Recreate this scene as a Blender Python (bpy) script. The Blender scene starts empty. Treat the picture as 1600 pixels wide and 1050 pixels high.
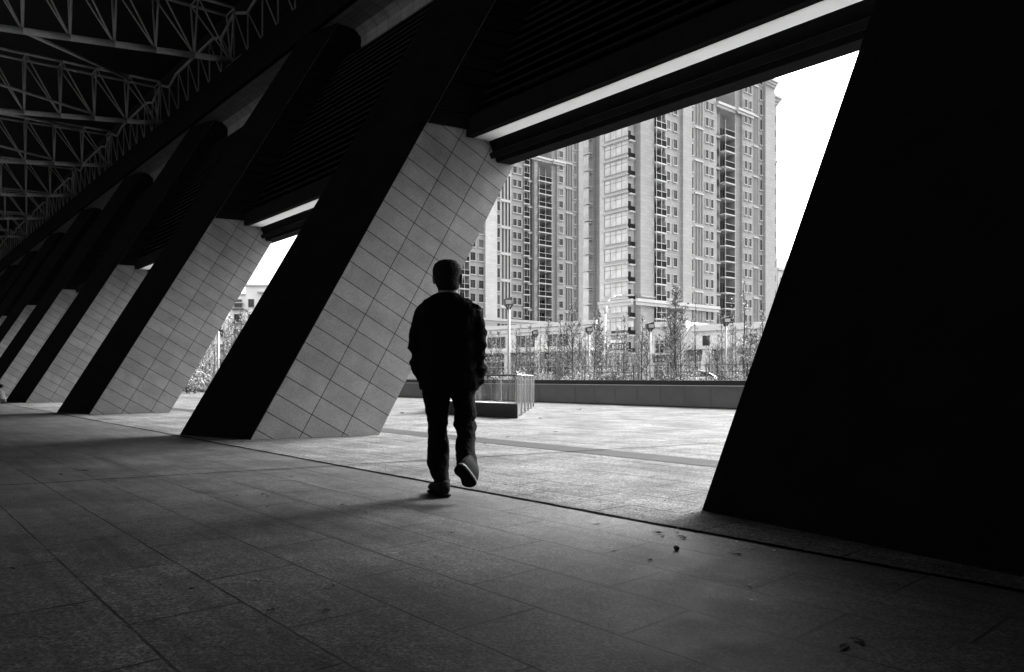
import bpy, bmesh, math, random
from mathutils import Vector, Matrix, noise
random.seed(7)
R = math.radians
sc = bpy.context.scene
# ------------------------------------------------------------------ camera, sky, sun
F, Y0, H = 1150.0, 590.0, 0.86          # focal length in photo pixels, horizon row, eye height
cd = bpy.data.cameras.new('camera'); cam = bpy.data.objects.new('camera', cd)
sc.collection.objects.link(cam); sc.camera = cam
cam.location = (0, 0, H); cam.rotation_euler = (R(90), 0, 0)
cd.sensor_width = 36; cd.lens = 36*F/1600; cd.shift_y = (Y0-525)/1600
cd.clip_start = 0.05; cd.clip_end = 3000
SUN_EL, SUN_AZ = R(41), math.atan2(0.72, 0.69)      # hazy sun ahead and to the right, beyond the plaza
w = bpy.data.worlds.new('World'); sc.world = w; w.use_nodes = True
nt = w.node_tree; nt.nodes.clear()
sky = nt.nodes.new('ShaderNodeTexSky'); sky.sky_type = 'NISHITA'; sky.sun_disc = False
sky.sun_elevation = SUN_EL; sky.sun_rotation = SUN_AZ
sky.air_density = 1.6; sky.dust_density = 6.0; sky.ozone_density = 1.0
bw = nt.nodes.new('ShaderNodeRGBToBW'); bg = nt.nodes.new('ShaderNodeBackground'); wo = nt.nodes.new('ShaderNodeOutputWorld')
bg.inputs[1].default_value = 0.15
nt.links.new(sky.outputs[0], bw.inputs[0]); nt.links.new(bw.outputs[0], bg.inputs[0]); nt.links.new(bg.outputs[0], wo.inputs[0])
sd = bpy.data.lights.new('sun', 'SUN'); sun = bpy.data.objects.new('sun', sd); sc.collection.objects.link(sun)
sd.energy = 2.6; sd.angle = R(20); sd.color = (1, 1, 1)
sv = Vector((math.sin(SUN_AZ)*math.cos(SUN_EL), math.cos(SUN_AZ)*math.cos(SUN_EL), math.sin(SUN_EL)))
sun.rotation_euler = sv.to_track_quat('Z', 'Y').to_euler()
sc.view_settings.view_transform = 'Standard'; sc.view_settings.look = 'None'
sc.view_settings.gamma = 1; sc.view_settings.exposure = 2.25

# ------------------------------------------------------------------ helpers
C = sc.collection
def link(o, parent=None):
    C.objects.link(o)
    if parent: o.parent = parent
    return o
def tag(o, label=None, cat=None, group=None, kind=None):
    if label: o['label'] = label
    if cat: o['category'] = cat
    if group: o['group'] = group
    if kind: o['kind'] = kind
    return o
def thing(name, label, cat, loc=(0,0,0), rz=0, group=None):
    o = bpy.data.objects.new(name, None); link(o); o.location = loc; o.rotation_euler = (0,0,rz)
    o.empty_display_size = .2
    return tag(o, label, cat, group)
class MB:
    """collects vertices and faces, linked as one mesh object"""
    def __init__(s, off=(0,0,0)): s.v=[]; s.f=[]; s.uv=[]; s.mi=[]; s.off=Vector(off)
    def poly(s, pts, mi=0, uv=None):
        b=len(s.v); s.v += [tuple(Vector(p)-s.off) for p in pts]; s.f.append(tuple(range(b,b+len(pts)))); s.mi.append(mi)
        s.uv.append(uv or [(0,0)]*len(pts))
    def hexa(s, p, mi=0):
        """8 points: bottom 4 ccw, top 4"""
        b=len(s.v); s.v += [tuple(Vector(q)-s.off) for q in p]
        for q in ((3,2,1,0),(4,5,6,7),(0,1,5,4),(1,2,6,5),(2,3,7,6),(3,0,4,7)):
            s.f.append(tuple(b+i for i in q)); s.mi.append(mi); s.uv.append([(0,0)]*4)
    def box(s, x0,x1,y0,y1,z0,z1, mi=0):
        s.hexa([(x0,y0,z0),(x1,y0,z0),(x1,y1,z0),(x0,y1,z0),(x0,y0,z1),(x1,y0,z1),(x1,y1,z1),(x0,y1,z1)], mi)
    def tube(s, a, b, r0, r1=None, n=8, mi=0, cap=True):
        a,b=Vector(a)-s.off,Vector(b)-s.off; r1=r0 if r1 is None else r1
        d=(b-a)
        if d.length<1e-6: return
        q=d.to_track_quat('Z','Y'); i0=len(s.v)
        for p,r in ((a,r0),(b,r1)):
            for k in range(n):
                t=2*math.pi*k/n; s.v.append(tuple(p+q@Vector((math.cos(t)*r,math.sin(t)*r,0))))
        for k in range(n):
            s.f.append((i0+k,i0+(k+1)%n,i0+n+(k+1)%n,i0+n+k)); s.mi.append(mi); s.uv.append([(0,0)]*4)
        if cap:
            s.f.append(tuple(i0+k for k in reversed(range(n)))); s.mi.append(mi); s.uv.append([(0,0)]*n)
            s.f.append(tuple(i0+n+k for k in range(n))); s.mi.append(mi); s.uv.append([(0,0)]*n)
    def mesh(s, name, mats, smooth=False, uvs=False):
        m=bpy.data.meshes.new(name); m.from_pydata(s.v,[],s.f)
        for x in (mats if isinstance(mats,(list,tuple)) else [mats]): m.materials.append(x)
        m.polygons.foreach_set('material_index', s.mi)
        if uvs:
            l=m.uv_layers.new(name='UVMap'); i=0
            for u in s.uv:
                for c in u: l.data[i].uv=c; i+=1
        if smooth: m.polygons.foreach_set('use_smooth',[True]*len(m.polygons))
        m.update(); return m
    def build(s, name, mats, parent=None, smooth=False, uvs=False):
        return link(bpy.data.objects.new(name, s.mesh(name,mats,smooth,uvs)), parent)
    def extrude(s, prof, fn, u0, u1, mi=0):
        """closed profile [(n,z)] swept from u0 to u1; fn(u,n,z)->point"""
        k=len(prof); A=[fn(u0,n,z) for n,z in prof]; B=[fn(u1,n,z) for n,z in prof]
        for i in range(k):
            j=(i+1)%k; s.poly([A[i],A[j],B[j],B[i]],mi)
        s.poly(list(reversed(A)),mi); s.poly(B,mi)
ORD=['nearest','second','third','fourth','fifth','sixth','seventh','eighth','ninth','tenth','eleventh','twelfth','thirteenth','fourteenth','fifteenth','sixteenth','seventeenth','eighteenth','nineteenth','twentieth','twenty-first','twenty-second','twenty-third','twenty-fourth','twenty-fifth','twenty-sixth','twenty-seventh','twenty-eighth']

# ------------------------------------------------------------------ materials
def mat(name, base=.5, rough=.7, var=0.0, scale=3.0, bump=0.0, bscale=None, spec=.5, metal=0.0, coord='Object', detail=6):
    m=bpy.data.materials.new(name); m.use_nodes=True; t=m.node_tree; b=t.nodes['Principled BSDF']
    b.inputs['Roughness'].default_value=rough; b.inputs['Metallic'].default_value=metal
    b.inputs['Specular IOR Level'].default_value=spec
    b.inputs['Base Color'].default_value=(base,base,base,1)
    tc=t.nodes.new('ShaderNodeTexCoord')
    if var:
        n=t.nodes.new('ShaderNodeTexNoise'); n.inputs['Scale'].default_value=scale; n.inputs['Detail'].default_value=detail; n.inputs['Roughness'].default_value=.65
        r=t.nodes.new('ShaderNodeMapRange'); r.inputs['From Min'].default_value=.3; r.inputs['From Max'].default_value=.7
        r.inputs['To Min'].default_value=base*(1-var); r.inputs['To Max'].default_value=base*(1+var)
        t.links.new(tc.outputs[coord],n.inputs['Vector']); t.links.new(n.outputs[0],r.inputs[0]); t.links.new(r.outputs[0],b.inputs['Base Color'])
    if bump:
        n2=t.nodes.new('ShaderNodeTexNoise'); n2.inputs['Scale'].default_value=bscale or scale*8; n2.inputs['Detail'].default_value=4
        bp=t.nodes.new('ShaderNodeBump'); bp.inputs['Strength'].default_value=bump; bp.inputs['Distance'].default_value=.02
        t.links.new(tc.outputs[coord],n2.inputs['Vector']); t.links.new(n2.outputs[0],bp.inputs['Height']); t.links.new(bp.outputs[0],b.inputs['Normal'])
    return m
def math_node(t,op,a,b=None,c=None):
    n=t.nodes.new('ShaderNodeMath'); n.operation=op
    for i,x in enumerate((a,b,c)):
        if x is None: continue
        if isinstance(x,(int,float)): n.inputs[i].default_value=x
        else: t.links.new(x,n.inputs[i])
    return n.outputs[0]
def paving_mat():
    """weathered stone slabs, long side along the colonnade, drifting dirt, dark joints"""
    m=bpy.data.materials.new('stone_paving'); m.use_nodes=True; t=m.node_tree; b=t.nodes['Principled BSDF']; L=t.links.new
    tc=t.nodes.new('ShaderNodeTexCoord'); mp=t.nodes.new('ShaderNodeMapping')
    mp.vector_type='POINT'; mp.inputs['Rotation'].default_value=(0,0,-ROW_ANG)
    L(tc.outputs['Object'],mp.inputs['Vector'])
    sx=t.nodes.new('ShaderNodeSeparateXYZ'); L(mp.outputs[0],sx.inputs[0]); nn=math_node(t,'MULTIPLY',sx.outputs[1],-1)
    # warp a little so the joints are not ruler straight
    wn=t.nodes.new('ShaderNodeTexNoise'); wn.inputs['Scale'].default_value=9; wn.inputs['Detail'].default_value=3; L(tc.outputs['Object'],wn.inputs['Vector'])
    wob=math_node(t,'MULTIPLY',math_node(t,'SUBTRACT',wn.outputs[0],.5),.010)
    cx=t.nodes.new('ShaderNodeCombineXYZ'); L(math_node(t,'ADD',sx.outputs[0],wob),cx.inputs[0])
    L(math_node(t,'ADD',math_node(t,'ADD',sx.outputs[1],.29),wob),cx.inputs[1])
    br=t.nodes.new('ShaderNodeTexBrick'); br.offset=.5; br.inputs['Scale'].default_value=1
    br.inputs['Brick Width'].default_value=.8; br.inputs['Row Height'].default_value=.4; br.inputs['Mortar Size'].default_value=.0065; br.inputs['Mortar Smooth'].default_value=.2
    br.inputs['Color1'].default_value=(0,0,0,1); br.inputs['Color2'].default_value=(1,1,1,1); br.inputs['Mortar'].default_value=(.5,.5,.5,1)
    L(cx.outputs[0],br.inputs['Vector'])
    base=t.nodes.new('ShaderNodeMapRange'); base.inputs['To Min'].default_value=.27; base.inputs['To Max'].default_value=.32; L(br.outputs[0],base.inputs[0])
    def ns(s,d,lo,hi,a,bb,ro=.6):
        n=t.nodes.new('ShaderNodeTexNoise'); n.inputs['Scale'].default_value=s; n.inputs['Detail'].default_value=d; n.inputs['Roughness'].default_value=ro
        L(tc.outputs['Object'],n.inputs['Vector']); r=t.nodes.new('ShaderNodeMapRange')
        r.inputs['From Min'].default_value=lo; r.inputs['From Max'].default_value=hi; r.inputs['To Min'].default_value=a; r.inputs['To Max'].default_value=bb
        L(n.outputs[0],r.inputs[0]); return r.outputs[0]
    c=math_node(t,'MULTIPLY',base.outputs[0],ns(1.1,6,.35,.68,.58,1.25))
    c=math_node(t,'MULTIPLY',c,ns(5.5,9,.32,.68,.64,1.3,.78))
    c=math_node(t,'MULTIPLY',c,ns(70,4,.40,.60,.08,2.0,.85))
    c=math_node(t,'MULTIPLY',c,ns(24,4,.34,.66,.45,1.5,.8))
    # joints: dirt comes and goes along them
    jt=math_node(t,'MULTIPLY',br.outputs[1],ns(2.3,4,.36,.56,.40,.95))
    c=math_node(t,'MULTIPLY',c,math_node(t,'SUBTRACT',1,jt))
    smp=t.nodes.new('ShaderNodeMapping'); smp.inputs['Scale'].default_value=(.35,5.0,1); L(mp.outputs[0],smp.inputs[0])
    sn=t.nodes.new('ShaderNodeTexNoise'); sn.inputs['Scale'].default_value=1.6; sn.inputs['Detail'].default_value=7; sn.inputs['Roughness'].default_value=.7; L(smp.outputs[0],sn.inputs['Vector'])
    sr=t.nodes.new('ShaderNodeMapRange'); sr.inputs['From Min'].default_value=.36; sr.inputs['From Max'].default_value=.52; sr.inputs['To Min'].default_value=.62; sr.inputs['To Max'].default_value=1.08; L(sn.outputs[0],sr.inputs[0])
    c=math_node(t,'MULTIPLY',c,sr.outputs[0])
    # darker small spots (gum, stains)
    vo=t.nodes.new('ShaderNodeTexVoronoi'); vo.inputs['Scale'].default_value=2.3; L(tc.outputs['Object'],vo.inputs['Vector'])
    sp=t.nodes.new('ShaderNodeMapRange'); sp.inputs['From Min'].default_value=.018; sp.inputs['From Max'].default_value=.035; sp.inputs['To Min'].default_value=.45; sp.inputs['To Max'].default_value=1
    L(vo.outputs['Distance'],sp.inputs[0]); c=math_node(t,'MULTIPLY',c,sp.outputs[0])
    out=t.nodes.new('ShaderNodeMapRange'); out.inputs['From Min'].default_value=6.60; out.inputs['From Max'].default_value=6.62; out.inputs['To Min'].default_value=.32; out.inputs['To Max'].default_value=.36
    L(nn,out.inputs[0]); c=math_node(t,'MULTIPLY',c,out.outputs[0])
    inn=t.nodes.new('ShaderNodeMapRange'); inn.inputs['From Min'].default_value=3.44; inn.inputs['From Max'].default_value=3.50; inn.inputs['To Min'].default_value=.66; inn.inputs['To Max'].default_value=1  # shade painted in: slabs under the roof get a darker colour
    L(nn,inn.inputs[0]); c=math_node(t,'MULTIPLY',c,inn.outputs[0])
    L(c,b.inputs['Base Color'])
    # honed slabs under the roof, rougher flamed ones out on the plaza
    L(math_node(t,'ADD',ns(4,6,.3,.7,.55,.70),math_node(t,'MULTIPLY',math_node(t,'GREATER_THAN',nn,3.49),.25)),b.inputs['Roughness'])
    L(math_node(t,'SUBTRACT',.36,math_node(t,'MULTIPLY',math_node(t,'GREATER_THAN',nn,3.49),.27)),b.inputs['Specular IOR Level'])
    n3=t.nodes.new('ShaderNodeTexNoise'); n3.inputs['Scale'].default_value=80; n3.inputs['Detail'].default_value=3; L(tc.outputs['Object'],n3.inputs['Vector'])
    hgt=math_node(t,'SUBTRACT',math_node(t,'MULTIPLY',n3.outputs[0],.35),math_node(t,'MULTIPLY',br.outputs[1],1.0))
    bp=t.nodes.new('ShaderNodeBump'); bp.inputs['Strength'].default_value=.8; bp.inputs['Distance'].default_value=.006
    L(hgt,bp.inputs['Height']); L(bp.outputs[0],b.inputs['Normal'])
    return m
U2=Vector((-.6617,.7498,0)); N2=Vector((.7498,.6617,0))
ROW_ANG=math.atan2(U2.y,U2.x)
def P(u,n,z=0): return U2*u+N2*n+Vector((0,0,z))
def ray(px,py): return Vector(((px-800)/F,1,(Y0-py)/F))
def at(px,py,d): return Vector((0,0,H))+ray(px,py)*d
def ground(px,py): return at(px,py,H*F/(py-Y0))
def tile_mat():
    """large matt cladding tiles with open dark joints; uv in metres (across, along the lean)"""
    m=bpy.data.materials.new('cladding_tile'); m.use_nodes=True; t=m.node_tree; b=t.nodes['Principled BSDF']; L=t.links.new
    uv=t.nodes.new('ShaderNodeTexCoord'); s=t.nodes.new('ShaderNodeSeparateXYZ'); L(uv.outputs['UV'],s.inputs[0])
    def line(v,period,off,wd):
        q=math_node(t,'FRACT',math_node(t,'DIVIDE',math_node(t,'SUBTRACT',v,off),period))
        dd=math_node(t,'MULTIPLY',math_node(t,'MINIMUM',q,math_node(t,'SUBTRACT',1,q)),period)
        return math_node(t,'LESS_THAN',dd,wd)
    j=math_node(t,'MAXIMUM',math_node(t,'MULTIPLY',line(s.outputs[0],.61,.66,.0062),math_node(t,'GREATER_THAN',s.outputs[0],.3)),line(s.outputs[1],.285,.155,.0062))
    # per tile tone
    cx=t.nodes.new('ShaderNodeCombineXYZ')
    L(math_node(t,'FLOOR',math_node(t,'DIVIDE',math_node(t,'SUBTRACT',s.outputs[0],.66),.61)),cx.inputs[0])
    L(math_node(t,'FLOOR',math_node(t,'DIVIDE',math_node(t,'SUBTRACT',s.outputs[1],.155),.285)),cx.inputs[1])
    wn=t.nodes.new('ShaderNodeTexWhiteNoise'); wn.noise_dimensions='2D'; L(cx.outputs[0],wn.inputs[0])
    n=t.nodes.new('ShaderNodeTexNoise'); n.inputs['Scale'].default_value=2.5; n.inputs['Detail'].default_value=8; L(uv.outputs['Object'],n.inputs['Vector'])
    n2=t.nodes.new('ShaderNodeTexNoise'); n2.inputs['Scale'].default_value=45; n2.inputs['Detail'].default_value=4; L(uv.outputs['Object'],n2.inputs['Vector'])
    c=math_node(t,'ADD',math_node(t,'MULTIPLY',wn.outputs[0],.05),TILE_BASE)
    c=math_node(t,'MULTIPLY',c,math_node(t,'ADD',math_node(t,'MULTIPLY',n.outputs[0],.9),.55))
    c=math_node(t,'MULTIPLY',c,math_node(t,'ADD',math_node(t,'MULTIPLY',n2.outputs[0],.9),.55))
    c=math_node(t,'MULTIPLY',c,math_node(t,'SUBTRACT',1,math_node(t,'MULTIPLY',j,.93)))
    L(c,b.inputs['Base Color']); b.inputs['Roughness'].default_value=.6; b.inputs['Specular IOR Level'].default_value=.25
    bp=t.nodes.new('ShaderNodeBump'); bp.inputs['Strength'].default_value=.6; bp.inputs['Distance'].default_value=.006; bp.invert=True
    L(j,bp.inputs['Height']); L(bp.outputs[0],b.inputs['Normal'])
    return m
TILE_BASE=.26
def facade_mat(name, base, jointw=.02, bw_=1.2, rh=.62, streak=.12):
    m=bpy.data.materials.new(name); m.use_nodes=True; t=m.node_tree; b=t.nodes['Principled BSDF']; L=t.links.new
    tc=t.nodes.new('ShaderNodeTexCoord'); s=t.nodes.new('ShaderNodeSeparateXYZ'); L(tc.outputs['Object'],s.inputs[0])
    cx=t.nodes.new('ShaderNodeCombineXYZ'); L(math_node(t,'ADD',s.outputs[0],s.outputs[1]),cx.inputs[0]); L(s.outputs[2],cx.inputs[1])
    br=t.nodes.new('ShaderNodeTexBrick'); br.inputs['Scale'].default_value=1; br.inputs['Brick Width'].default_value=bw_; br.inputs['Row Height'].default_value=rh; br.inputs['Mortar Size'].default_value=jointw
    br.inputs['Color1'].default_value=(base*.93,)*3+(1,); br.inputs['Color2'].default_value=(base*1.06,)*3+(1,); br.inputs['Mortar'].default_value=(base*.72,)*3+(1,)
    L(cx.outputs[0],br.inputs['Vector'])
    n=t.nodes.new('ShaderNodeTexNoise'); n.inputs['Scale'].default_value=.25; n.inputs['Detail'].default_value=8
    mp=t.nodes.new('ShaderNodeMapping'); mp.inputs['Scale'].default_value=(1,1,.35); L(tc.outputs['Object'],mp.inputs[0]); L(mp.outputs[0],n.inputs['Vector'])
    bw2=t.nodes.new('ShaderNodeRGBToBW'); L(br.outputs[0],bw2.inputs[0])
    c=math_node(t,'MULTIPLY',bw2.outputs[0],math_node(t,'ADD',math_node(t,'MULTIPLY',n.outputs[0],streak*2),1-streak))
    L(c,b.inputs['Base Color']); b.inputs['Roughness'].default_value=.8
    return m
def glass_pane(name, dark=.03, rough=.08, alpha=None):
    return mat(name,dark,rough,.3,.6,spec=.6)
def clear_glass():
    m=bpy.data.materials.new('balustrade_glass'); m.use_nodes=True; t=m.node_tree; t.nodes.clear()
    o=t.nodes.new('ShaderNodeOutputMaterial'); mx=t.nodes.new('ShaderNodeMixShader'); tr=t.nodes.new('ShaderNodeBsdfTransparent'); gl=t.nodes.new('ShaderNodeBsdfGlossy')
    df=t.nodes.new('ShaderNodeBsdfDiffuse'); df.inputs[0].default_value=(.75,.75,.75,1)
    m2=t.nodes.new('ShaderNodeMixShader')
    tr.inputs[0].default_value=(.95,.95,.95,1); gl.inputs['Roughness'].default_value=.03
    fr=t.nodes.new('ShaderNodeFresnel'); fr.inputs[0].default_value=1.18
    n=t.nodes.new('ShaderNodeTexNoise'); n.inputs['Scale'].default_value=3; n.inputs['Detail'].default_value=5
    mp=t.nodes.new('ShaderNodeMapping'); mp.inputs['Scale'].default_value=(3,3,.25); tc=t.nodes.new('ShaderNodeTexCoord')
    L=t.links.new; L(tc.outputs['Object'],mp.inputs[0]); L(mp.outputs[0],n.inputs['Vector'])
    L(fr.outputs[0],mx.inputs[0]); L(tr.outputs[0],mx.inputs[1]); L(gl.outputs[0],mx.inputs[2])
    gr=t.nodes.new('ShaderNodeMapRange'); gr.inputs['From Min'].default_value=.42; gr.inputs['From Max'].default_value=.62; gr.inputs['To Min'].default_value=.0; gr.inputs['To Max'].default_value=.07; L(n.outputs[0],gr.inputs[0]); L(gr.outputs[0],m2.inputs[0]); L(mx.outputs[0],m2.inputs[1]); L(df.outputs[0],m2.inputs[2]); L(m2.outputs[0],o.inputs[0])
    return m
def translucent(name,c):
    m=bpy.data.materials.new(name); m.use_nodes=True; t=m.node_tree; t.nodes.clear(); L=t.links.new
    o=t.nodes.new('ShaderNodeOutputMaterial'); mx=t.nodes.new('ShaderNodeMixShader'); a=t.nodes.new('ShaderNodeBsdfTranslucent'); d=t.nodes.new('ShaderNodeBsdfDiffuse')
    n=t.nodes.new('ShaderNodeTexNoise'); n.inputs['Scale'].default_value=2.5; n.inputs['Detail'].default_value=8; tc=t.nodes.new('ShaderNodeTexCoord'); L(tc.outputs['Object'],n.inputs['Vector'])
    r=t.nodes.new('ShaderNodeMapRange'); r.inputs['To Min'].default_value=c*.85; r.inputs['To Max'].default_value=c; L(n.outputs[0],r.inputs[0])
    L(r.outputs[0],a.inputs[0]); L(r.outputs[0],d.inputs[0]); mx.inputs[0].default_value=.25
    L(a.outputs[0],mx.inputs[1]); L(d.outputs[0],mx.inputs[2]); L(mx.outputs[0],o.inputs[0]); return m
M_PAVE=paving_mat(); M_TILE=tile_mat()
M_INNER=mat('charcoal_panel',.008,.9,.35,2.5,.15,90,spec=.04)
M_DARKMETAL=mat('dark_steel',.03,.45,.3,4,.1)
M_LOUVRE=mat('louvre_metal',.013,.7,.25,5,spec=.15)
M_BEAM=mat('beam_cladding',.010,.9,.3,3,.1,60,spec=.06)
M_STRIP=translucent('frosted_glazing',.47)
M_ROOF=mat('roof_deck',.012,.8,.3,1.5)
M_TRUSS=mat('truss_paint',.78,.5,.12,6)
M_ASPH=mat('asphalt',.06,.9,.25,1.5,.3,60)
M_JOINT=mat('joint_dirt',.004,1,.4,9,spec=0)

# ------------------------------------------------------------------ ground
g=MB(); g.poly([(-900,-300,-.02),(900,-300,-.02),(900,1500,-.02),(-900,1500,-.02)])
tag(g.build('ground',M_ASPH),kind='structure')
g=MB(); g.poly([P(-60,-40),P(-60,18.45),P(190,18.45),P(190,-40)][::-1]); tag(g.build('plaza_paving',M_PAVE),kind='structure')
def ribbon(name,pts,w0,z,m,jit=.25,seed=1):
    rd=random.Random(seed); b=MB(); n=len(pts)-1; L_,R_=[],[]
    for i in range(n):
        a,c=Vector(pts[i]),Vector(pts[i+1]); k=max(2,int((c-a).length/.12)); d=(c-a).normalized(); s=Vector((-d.y,d.x,0))
        for j in range(k+(i==n-1)):
            p=a+(c-a)*j/k; o=(noise.noise(p*1.7)*.006)
            L_.append(p+s*(w0*(1+rd.uniform(-jit,jit))/2+o)+Vector((0,0,z))); R_.append(p-s*(w0*(1+rd.uniform(-jit,jit))/2-o)+Vector((0,0,z)))
    for i in range(len(L_)-1): b.poly([R_[i],R_[i+1],L_[i+1],L_[i]])
    return tag(b.build(name,m),kind='structure')
ribbon('expansion_joint',[P(-12,3.49),P(80,3.49)],.040,.004,M_JOINT)
ribbon('expansion_joint',[(-12,1.34,0),(-4.05,5.82,0),(0,8.11,0),(5.2,11.05,0)],.024,.008,M_JOINT,seed=3)
M_BAND=mat('grey_stone_band',.028,.9,.2,3,.2,100,spec=.1)
g=MB(); g.poly([P(-40,6.13,.004),P(120,6.13,.004),P(120,6.62,.004),P(-40,6.62,.004)][::-1]); tag(g.build('paving_band',M_BAND),kind='structure')

# ------------------------------------------------------------------ raking piers
LEAN=Vector((1.325,1,2.94))/2.94
ZT=11.0
DL=Vector((-1.378,.9165,0)); DR=Vector((1.6187,.8544,0))
Ls=[(-7.1,-4.6)]
piers=[]      # (L,P,R)
def gp(px,py): v=ground(px,py); v.z=0; return v
L0=gp(1100,797); piers.append((L0,Vector((2.22,3.19,0)),Vector((2.22,3.19,0))+Vector((1.62,.86,0))))
piers.append((gp(283,679),gp(392,687),gp(592,679.5)))
L2=gp(90,644.5); piers.append((L2,L2+DL*-.93,L2-DL*.93+DR*.93))
L3=Vector((-17.9,26.0,0)); piers.append((L3,L3-DL*.93,L3-DL*.93+DR*.93))
for k in range(1,10):
    p=L3+U2*(9.9*k); piers.append((p,p-DL*.93,p-DL*.93+DR*.93))
behind=[]
for k in range(1,3):
    p=L0-U2*(9.3*k)+Vector((0,0,0)); behind.append((p,p-DL,p-DL+DR))
def make_pier(L_,P_,R_,label,flip=False):
    base=(L_+P_+R_+L_+R_-P_)/4
    t=thing('raking_pier',label,'pier',tuple(base),0,'leaning tiled piers of the colonnade')
    Q_=L_+R_-P_
    lt=LEAN*ZT; ll=LEAN.length*ZT
    def face(b,a,c):
        w=(c-a).length; e=(c-a).normalized(); k=e.dot(LEAN.normalized())
        # v measured so that courses run square to the lean
        f=lambda s,l:(s,l+.53*s)
        b.poly([a,c,c+lt,a+lt],0,[f(0,0),f(w,0),f(w,ll),f(0,ll)])
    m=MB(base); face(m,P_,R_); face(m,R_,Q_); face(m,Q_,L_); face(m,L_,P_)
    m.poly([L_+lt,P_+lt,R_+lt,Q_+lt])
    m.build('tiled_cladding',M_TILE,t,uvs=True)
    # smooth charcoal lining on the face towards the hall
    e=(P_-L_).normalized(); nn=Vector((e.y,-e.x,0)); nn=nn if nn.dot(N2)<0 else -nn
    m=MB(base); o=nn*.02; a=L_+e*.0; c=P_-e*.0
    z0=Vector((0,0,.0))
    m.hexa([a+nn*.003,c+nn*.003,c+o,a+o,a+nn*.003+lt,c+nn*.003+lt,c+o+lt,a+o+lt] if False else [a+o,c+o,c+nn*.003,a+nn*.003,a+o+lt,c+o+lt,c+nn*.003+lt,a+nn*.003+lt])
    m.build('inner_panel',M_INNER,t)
    # dark ribbed lining on the flanks above the strip
    m=MB(base)
    for (a,c) in ((P_,R_),(Q_,L_)):
        e=(c-a).normalized(); nn=Vector((e.y,-e.x,0)); w=(c-a).length
        z=4.98
        while z<10.9:
            z1=min(z+.26,10.95); A=a+LEAN*z+e*.01; B=c+LEAN*z-e*.01; A1=a+LEAN*z1+e*.01; B1=c+LEAN*z1-e*.01
            m.hexa([A+nn*.004,B+nn*.004,B+nn*.05,A+nn*.05][::-1]+[A1+nn*.004,B1+nn*.004,B1+nn*.018,A1+nn*.018][::-1]); z=z1+.004
    m.build('ribbed_lining',M_BEAM,t)
    return t
plabels=['huge black leaning pier filling the right edge of the frame','tall leaning pier with lit grey tile face behind the walking man',
 'leaning tiled pier just left of the narrow gap showing the white flats','third leaning pier back, its foot near the left edge of the frame']
for i,(a,b_,c) in enumerate(piers):
    make_pier(a,b_,c,plabels[i] if i<4 else '%s leaning pier from the camera, deep in the dark row at left'%ORD[i])
for i,(a,b_,c) in enumerate(behind):
    make_pier(a,b_,c,'leaning pier out of sight beside the camera' if i==0 else 'leaning pier out of sight behind the camera')

# ------------------------------------------------------------------ walls between the piers
NW=lambda z:4.69+.563*z              # inner plane of the leaning wall
CL0,CL1=12.0,16.0            # open clerestory band in the rear wall
us=[(b_.dot(U2)+.55) for a,b_,c in piers]
ub=[(b_.dot(U2)+.55) for a,b_,c in behind]
allu=sorted(ub+us)
bays=list(zip(allu[:-1],allu[1:]))
blab={2:'dark wall over the widest opening, above the apartment towers',3:'dark wall with bright strip over the narrow gap at left',4:'dark wall above the third leaning pier'}
for i,(u0,u1) in enumerate(bays):
    lab=blab.get(i,('louvred wall bay out of sight beside the camera' if i<2 else '%s louvred wall bay from the camera, between the far piers'%ORD[i-2]))
    if i==0: lab='louvred wall bay out of sight behind the camera'
    org=P(u0,7.6,0)
    t=thing('louvred_wall',lab,'wall',tuple(org),0,'louvred walls between the leaning piers')
    m=MB(org); m.extrude([(7.50,4.85),(7.625,4.85),(7.70,5.17),(7.54,5.17)],P,u0,u1)
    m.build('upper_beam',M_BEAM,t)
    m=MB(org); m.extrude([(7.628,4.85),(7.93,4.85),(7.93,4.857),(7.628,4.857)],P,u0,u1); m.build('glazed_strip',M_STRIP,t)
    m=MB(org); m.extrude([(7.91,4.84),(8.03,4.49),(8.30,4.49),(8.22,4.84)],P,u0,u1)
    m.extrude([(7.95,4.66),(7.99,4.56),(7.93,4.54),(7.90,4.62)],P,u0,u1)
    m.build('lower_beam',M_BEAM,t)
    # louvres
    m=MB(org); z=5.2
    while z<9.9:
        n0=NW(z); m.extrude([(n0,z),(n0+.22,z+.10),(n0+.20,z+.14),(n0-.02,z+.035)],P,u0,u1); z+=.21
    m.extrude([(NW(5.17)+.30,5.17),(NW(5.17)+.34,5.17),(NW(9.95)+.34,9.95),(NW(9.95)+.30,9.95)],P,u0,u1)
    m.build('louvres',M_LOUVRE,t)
    # tiled soffit between the louvres and the ring beam
    m=MB(org); pr_=[(NW(9.95)+.28,9.93),(NW(10.4)+.25,10.4),(NW(10.6)+.15,10.72),(10.62,10.90),(10.35,10.97),(9.86,11.01)]; w_=0
    for (n0,z0),(n1,z1) in zip(pr_[:-1],pr_[1:]):
        w1=w_+math.hypot(n1-n0,z1-z0)*1.9; m.poly([P(u1,n0,z0),P(u0,n0,z0),P(u0,n1,z1),P(u1,n1,z1)],0,[(u1-u0,w_),(0,w_),(0,w1),(u1-u0,w1)]); w_=w1
    m.build('tiled_fascia',M_TILE,t,uvs=True)
UA,UB=allu[0],allu[-1]
m=MB(); m.extrude([(3.9,0),(4.05,0),(4.05+.563*4.84,4.84),(3.9+.563*4.84,4.84)],P,UA,piers[0][1].dot(U2)-.1)  # unseen wall added to keep light from the bays behind off the floor
tag(m.build('light_block_wall',M_INNER),'unseen black wall added beyond the right edge of the frame to block light','wall')
m=MB(); m.extrude([(9.84,11.0),(9.84,12.05),(11.6,12.05),(11.6,11.0)],P,UA,UB)
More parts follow.
